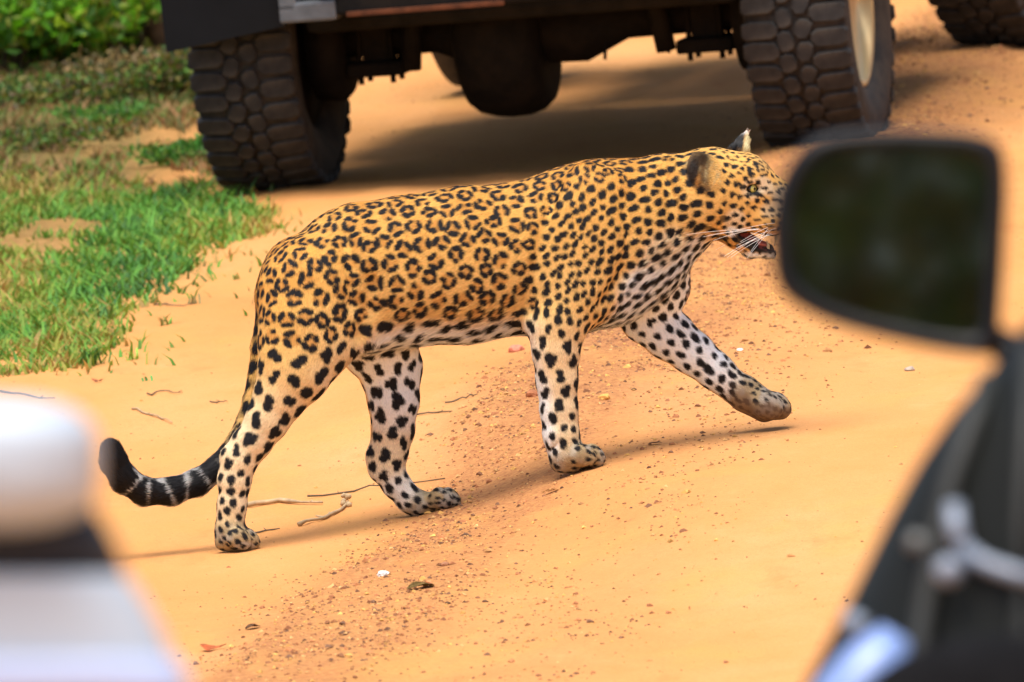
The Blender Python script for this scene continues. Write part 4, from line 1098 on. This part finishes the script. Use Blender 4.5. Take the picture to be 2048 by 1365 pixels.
twig([(890, 808), (925, 799), (955, 793)], .0022, 'short slanting twig beneath the belly', bark, seed=8)
twig([(505, 1068), (560, 1060)], .0022, 'short thin twig beside the near hind paw', bark, seed=9)
twig([(0, 785), (50, 796), (110, 802)], .003, 'dark stalk at the left edge below the grass', bark, seed=10)
twig([(310, 612), (350, 614), (388, 610)], .0022, 'thin twig beside the upright grass tuft', bark, seed=12)
def dead_leaf(u, v, L_, wd, rot, col, label, seed=0):
    p = on_terrain(u, v); r = np.random.default_rng(seed); bm = bmesh.new(); n = 7; rows = []
    for i in range(n):
        f = i / (n - 1); w_ = wd * math.sin(math.pi * (f * .9 + .05)) ** .8; z_ = .002 + .12 * wd * math.sin(f * 3.1) + .2 * L_ * .15 * f * f
        rows.append([bm.verts.new((L_ * (f - .5), w_ * k, z_ + abs(k) * w_ * .22 + r.normal(0, .0008))) for k in (-1, 0, 1)])
    for a, b in zip(rows, rows[1:]):
        for k in range(2): bm.faces.new((a[k], a[k + 1], b[k + 1], b[k]))
    bmesh.ops.solidify(bm, geom=bm.faces[:], thickness=.0012)
    o = link('dead_leaf', bm_mesh('dead_leaf', bm), simple('leaf_%d' % seed, col, .7, 0, .3, .3, 90), None, p); o.rotation_euler = (0, 0, rot)
    return tag(o, label, 'leaf', 'fallen leaves on the track')
dead_leaf(842, 1178, .055, .030, .3, (.24, .15, .04), 'curled brown leaf on the gravel at the bottom centre', 1)
dead_leaf(428, 1300, .040, .03, 1.0, (.70, .20, .07), 'orange leaf at the bottom beside the white vehicle', 2)
dead_leaf(506, 1258, .030, .02, .2, (.22, .11, .05), 'small dark leaf left of the gravel', 3)
dead_leaf(196, 765, .016, .02, .8, (.48, .16, .07), 'tiny red leaf just below the grass edge', 4)
dead_leaf(1105, 985, .045, .012, .3, (.50, .22, .06), 'narrow orange leaf below the near forepaw', 5)
dead_leaf(1310, 890, .03, .012, .1, (.30, .12, .04), 'dark red leaf under the lifted forepaw', 6)
def stone(u, v, r0, col, label, seed, sq=(1, .9, .6)):
    p = on_terrain(u, v); bm = bmesh.new(); bmesh.ops.create_icosphere(bm, subdivisions=2, radius=r0); r = random.Random(seed)
    for v_ in bm.verts: v_.co = Vector((v_.co.x * sq[0], v_.co.y * sq[1], v_.co.z * sq[2])) * (1 + r.uniform(-.16, .16))
    o = link('stone', bm_mesh('stone', bm, False), simple('stone_%d' % seed, col, .85, 0, .3, .25, 120), None, p + np.array([0, 0, r0 * sq[2] * .35])); o.rotation_euler = (0, 0, r.uniform(0, 3))
    return tag(o, label, 'stone', 'loose stones on the track')
stone(766, 1152, .013, (.70, .72, .70), 'white pebble on the gravel below the far hind paw', 1)
stone(1032, 704, .021, (.62, .22, .14), 'reddish pink stone behind the near foreleg', 2)
stone(735, 1118, .008, (.55, .20, .08), 'small brick red pebble left of the white pebble', 3)
stone(890, 1132, .010, (.36, .16, .08), 'dark red brown stone right of the white pebble', 4)
stone(1210, 795, .014, (.72, .38, .10), 'ochre stone between the forelegs', 5)
stone(1065, 795, .016, (.38, .14, .06), 'dark red stone just left of the near foreleg', 6)
stone(1480, 702, .008, (.80, .80, .78), 'small white pebble above the lifted foreleg', 7)
stone(1820, 742, .012, (.40, .33, .26), 'grey brown stone below the mirror on smooth sand', 8)
stone(325, 243, .016, (.75, .78, .76), 'white stone on the bare soil near the left tyre', 9)

# ================================================================== FOREGROUND: wing mirror and dark vehicle, white vehicle
gloss_black = simple('black_plastic', (.006, .006, .0075), .45, 0, .3, .2, 30)
def loft(name, loops, mat, parent, caps=True, smooth=True):
    bm = bmesh.new(); R_ = [[bm.verts.new(p) for p in L_] for L_ in loops]; n = len(R_[0])
    for a, b in zip(R_, R_[1:]):
        for k in range(n): bm.faces.new((a[k], a[(k + 1) % n], b[(k + 1) % n], b[k]))
    if caps: bm.faces.new(R_[0][::-1]); bm.faces.new(R_[-1])
    bmesh.ops.recalc_face_normals(bm, faces=bm.faces)
    return link(name, bm_mesh(name, bm, smooth), mat, parent)
def smooth_loop(P, n=64):
    P = np.array(P, float); m = len(P); out = []
    for k in range(n):
        f = k / n * m; i = int(f); f -= i; a, b, c_, d = P[(i - 1) % m], P[i % m], P[(i + 1) % m], P[(i + 2) % m]
        out.append(.5 * ((2 * b) + (-a + c_) * f + (2 * a - 5 * b + 4 * c_ - d) * f * f + (-a + 3 * b - 3 * c_ + d) * f ** 3))
    return np.array(out)
MD = 12.6
mo = smooth_loop([(1560, 510), (1560, 430), (1585, 350), (1640, 290), (1740, 273), (1860, 272), (1955, 280), (2002, 305), (2014, 370), (2010, 480), (2003, 600), (1990, 690), (1930, 696), (1800, 672), (1680, 640), (1600, 600), (1568, 560)])
mc = mo.mean(0); mo = np.array([1990, 480]) + (mo - np.array([1990, 480])) * np.array([1.04, 1.06]); mc = mo.mean(0)
vx = empty('dark_vehicle', at_depth(2250, 1500, 12.2))
tag(vx, 'blurred dark vehicle with wing mirror at the right edge of the foreground', 'vehicle')
VX0 = np.array(vx.location)
def mloop(scale, dep): return [at_depth(*(mc + (p - mc) * scale), dep) - VX0 for p in mo]
loft('mirror_housing', [mloop(.83, MD + .004), mloop(.84, MD - .004), mloop(.93, MD - .010), mloop(.99, MD - .002), mloop(1.0, MD + .02), mloop(.97, MD + .06), mloop(.80, MD + .10), mloop(.45, MD + .118)], gloss_black, vx)
t = NT('mirror_glass'); mirror_mat = t.set((.15, .16, .15), .03, 1.0, .5)
loft('mirror_glass', [mloop(.836, MD + .003), mloop(.834, MD - .0005)], mirror_mat, vx, True, False)
bm = bmesh.new(); add_tube(bm, [Vector(at_depth(u, v, MD + .03) - VX0) for u, v in ((1975, 670), (2025, 705), (2080, 735), (2190, 800))], [.012, .017, .020, .022], 12); part('mirror_arm', bm, gloss_black, vx, True)
# rounded side of the vehicle: dark glass above, sill below
out = [(2060, 640), (1985, 735), (1905, 828), (1838, 925), (1778, 1035), (1722, 1150), (1664, 1268), (1612, 1365), (1570, 1450), (1520, 1600), (1490, 1800)]
outp = np.array(out, float)
def vx_surface(s_list, dep=12.2, width=900, bulge=.20):
    rows = []
    for u, v in outp:
        row = []
        for s_ in s_list:
            a = s_ * math.pi / 2
            row.append(at_depth(u + width * (1 - math.cos(a)) * .9, v + 30 * s_, dep - bulge * math.sin(a)) - VX0)
        rows.append(row)
    return rows
rows = vx_surface(np.linspace(0, 1, 14))
bm = bmesh.new(); G_ = [[bm.verts.new(p) for p in r_] for r_ in rows]
for a, b in zip(G_, G_[1:]):
    for k in range(len(a) - 1): bm.faces.new((a[k], a[k + 1], b[k + 1], b[k]))
back = [bm.verts.new(Vector(r_[0]) + Vector((.25, .35, 0))) for r_ in rows]
for i in range(len(rows) - 1): bm.faces.new((G_[i][0], G_[i + 1][0], back[i + 1], back[i]))
bmesh.ops.recalc_face_normals(bm, faces=bm.faces)
dark_glass = simple('tinted_window', (.0095, .0105, .009), .5, 0, .15, .15, 5)
part('window', bm, dark_glass, vx, True)
trim_grey = simple('grey_trim', (.024, .026, .024), .6, 0, .4, .2, 10)
def on_vx(u, v, lift=.012):
    """a point just proud of the rounded side"""
    uo = np.interp(v, outp[:, 1], outp[:, 0]); c_ = np.clip(1 - (u - uo) / 810.0, -1, 1); a = math.acos(c_)
    return at_depth(u, v, 12.2 - .20 * math.sin(a) - lift) - VX0
def strip(name, pts, r_, mat, parent=vx):
    bm = bmesh.new(); add_tube(bm, [Vector(on_vx(u, v)) for u, v in pts], r_, 10); return part(name, bm, mat, parent, True)
strip('window_frame', [(1975, 760), (1945, 850), (1905, 960), (1880, 1060), (1858, 1180), (1840, 1290), (1830, 1400)], .009, trim_grey)
strip('window_frame', [(2062, 700), (2052, 900), (2046, 1060), (2040, 1250), (2036, 1400)], .007, trim_grey)
chrome = simple('brushed_steel', (.24, .28, .35), .4, .2, .5, .1, 40)
strip('latch_lever', [(1908, 1012), (1912, 1050), (1922, 1088)], .0085, chrome)
strip('latch_bar', [(1925, 1095), (1965, 1125), (2010, 1142), (2075, 1160)], .0075, chrome)
strip('latch_foot', [(1838, 1072), (1832, 1100)], .0085, simple('dull_steel', (.16, .165, .16), .5, .3, .5, .15, 40))
bm = bmesh.new(); bmesh.ops.create_uvsphere(bm, u_segments=16, v_segments=10, radius=.0125); o_ = part('latch_knob', bm, chrome, vx, True); o_.location = on_vx(1898, 1142, .03)
sky_reflection = simple('sky_reflection_blue', (.22, .32, .62), .25, 0, .5, .12, 8)  # reflected sky on the sill, put into its base colour
bm = bmesh.new(); add_tube(bm, [Vector(on_vx(u, v, .004)) for u, v in ((1795, 1268), (1760, 1330), (1725, 1400), (1690, 1500))], [.016, .032, .042, .046], 16); part('sill', bm, sky_reflection, vx, True)
bm = bmesh.new(); add_tube(bm, [Vector(on_vx(u, v, .004)) for u, v in ((1700, 1238), (1722, 1256))], [.008, .010], 12); part('sill_clip', bm, chrome, vx, True)
bm = bmesh.new(); bmesh.ops.create_uvsphere(bm, u_segments=32, v_segments=18, radius=.10); bmesh.ops.transform(bm, matrix=Matrix.Diagonal((1.25, .5, .72, 1)), verts=bm.verts)
o_ = part('head_rest', bm, simple('black_cloth', (.006, .006, .007), .9, 0, .1, .3, 30), vx, True); o_.location = on_vx(1985, 1440, .12)

WD = 9.6
wv = empty('white_vehicle', at_depth(-150, 1700, WD)); WV0 = np.array(wv.location)
tag(wv, 'blurred white vehicle with rounded mirror cover at the bottom left corner', 'vehicle')
white_paint = simple('white_paint', (.44, .51, .59), .4, 0, .4, .04, 3)
dark_trim = simple('dark_trim', (.020, .019, .021), .5, 0, .4, .2, 8)
def wloop(cu, cv, ru, rv, dep, n=40, sq=2.6):
    L_ = []
    for k in range(n):
        a = 2 * math.pi * k / n; ca, sa = math.cos(a), math.sin(a)
        L_.append(at_depth(cu + ru * math.copysign(abs(ca) ** (2 / sq), ca), cv + rv * math.copysign(abs(sa) ** (2 / sq), sa), dep) - WV0)
    return L_
loft('mirror_cover', [wloop(-90, 930, 140, 60, WD - .06, 48, 3.4), wloop(-90, 930, 235, 105, WD - .05, 48, 3.4), wloop(-90, 930, 278, 128, WD - .025, 48, 3.4), wloop(-90, 930, 290, 135, WD + .01, 48, 3.4), wloop(-90, 930, 284, 132, WD + .05, 48, 3.4), wloop(-90, 930, 200, 112, WD + .09, 48, 3.4)], white_paint, wv)
def wpanel(name, prof, mat, d0, d1):
    """prof: right hand outline (u, v); body runs on to the left out of frame"""
    loops = []
    for u, v in prof:
        r_ = [(-700, d0), (u - 160, d0), (u - 60, d0 + .006), (u - 15, d0 + .022), (u, d0 + .05), (u - 10, d1), (-700, d1)]
        loops.append([at_depth(a, v, d_) - WV0 for a, d_ in r_])
    return loft(name, loops, mat, wv)
wpanel('gasket', [(186, 1010), (212, 1050), (236, 1092), (256, 1160)], dark_trim, WD + .0, WD + .12)
wpanel('door_panel', [(248, 1150), (268, 1168), (298, 1215), (330, 1275), (358, 1340), (385, 1420), (420, 1600), (450, 1900)], white_paint, WD - .02, WD + .14)
wpanel('door_blue_band', [(352, 1318), (366, 1332), (380, 1372), (390, 1400)], simple('bluish_tint', (.46, .55, .80), .3, 0, .5, .05, 3), WD - .026, WD + .145)  # bluish band across the bottom of the white panel
# shrub behind the photographer's place that the wing mirror shows
mpos = at_depth(1790, 480, MD)
tb = tree_at((.55, -7.5), 'tall leafy tree standing behind the viewer, reflected in the mirror', 6.5, .12, 51, .0, 'dull')
shrub('shrub', 'dense green bush behind the viewer left of the tall tree', (.3, -10.5), 1.5, 5.2, 6000, .16, 'dull', 43, stems=12)
print('total', round(time.time() - T0, 1))
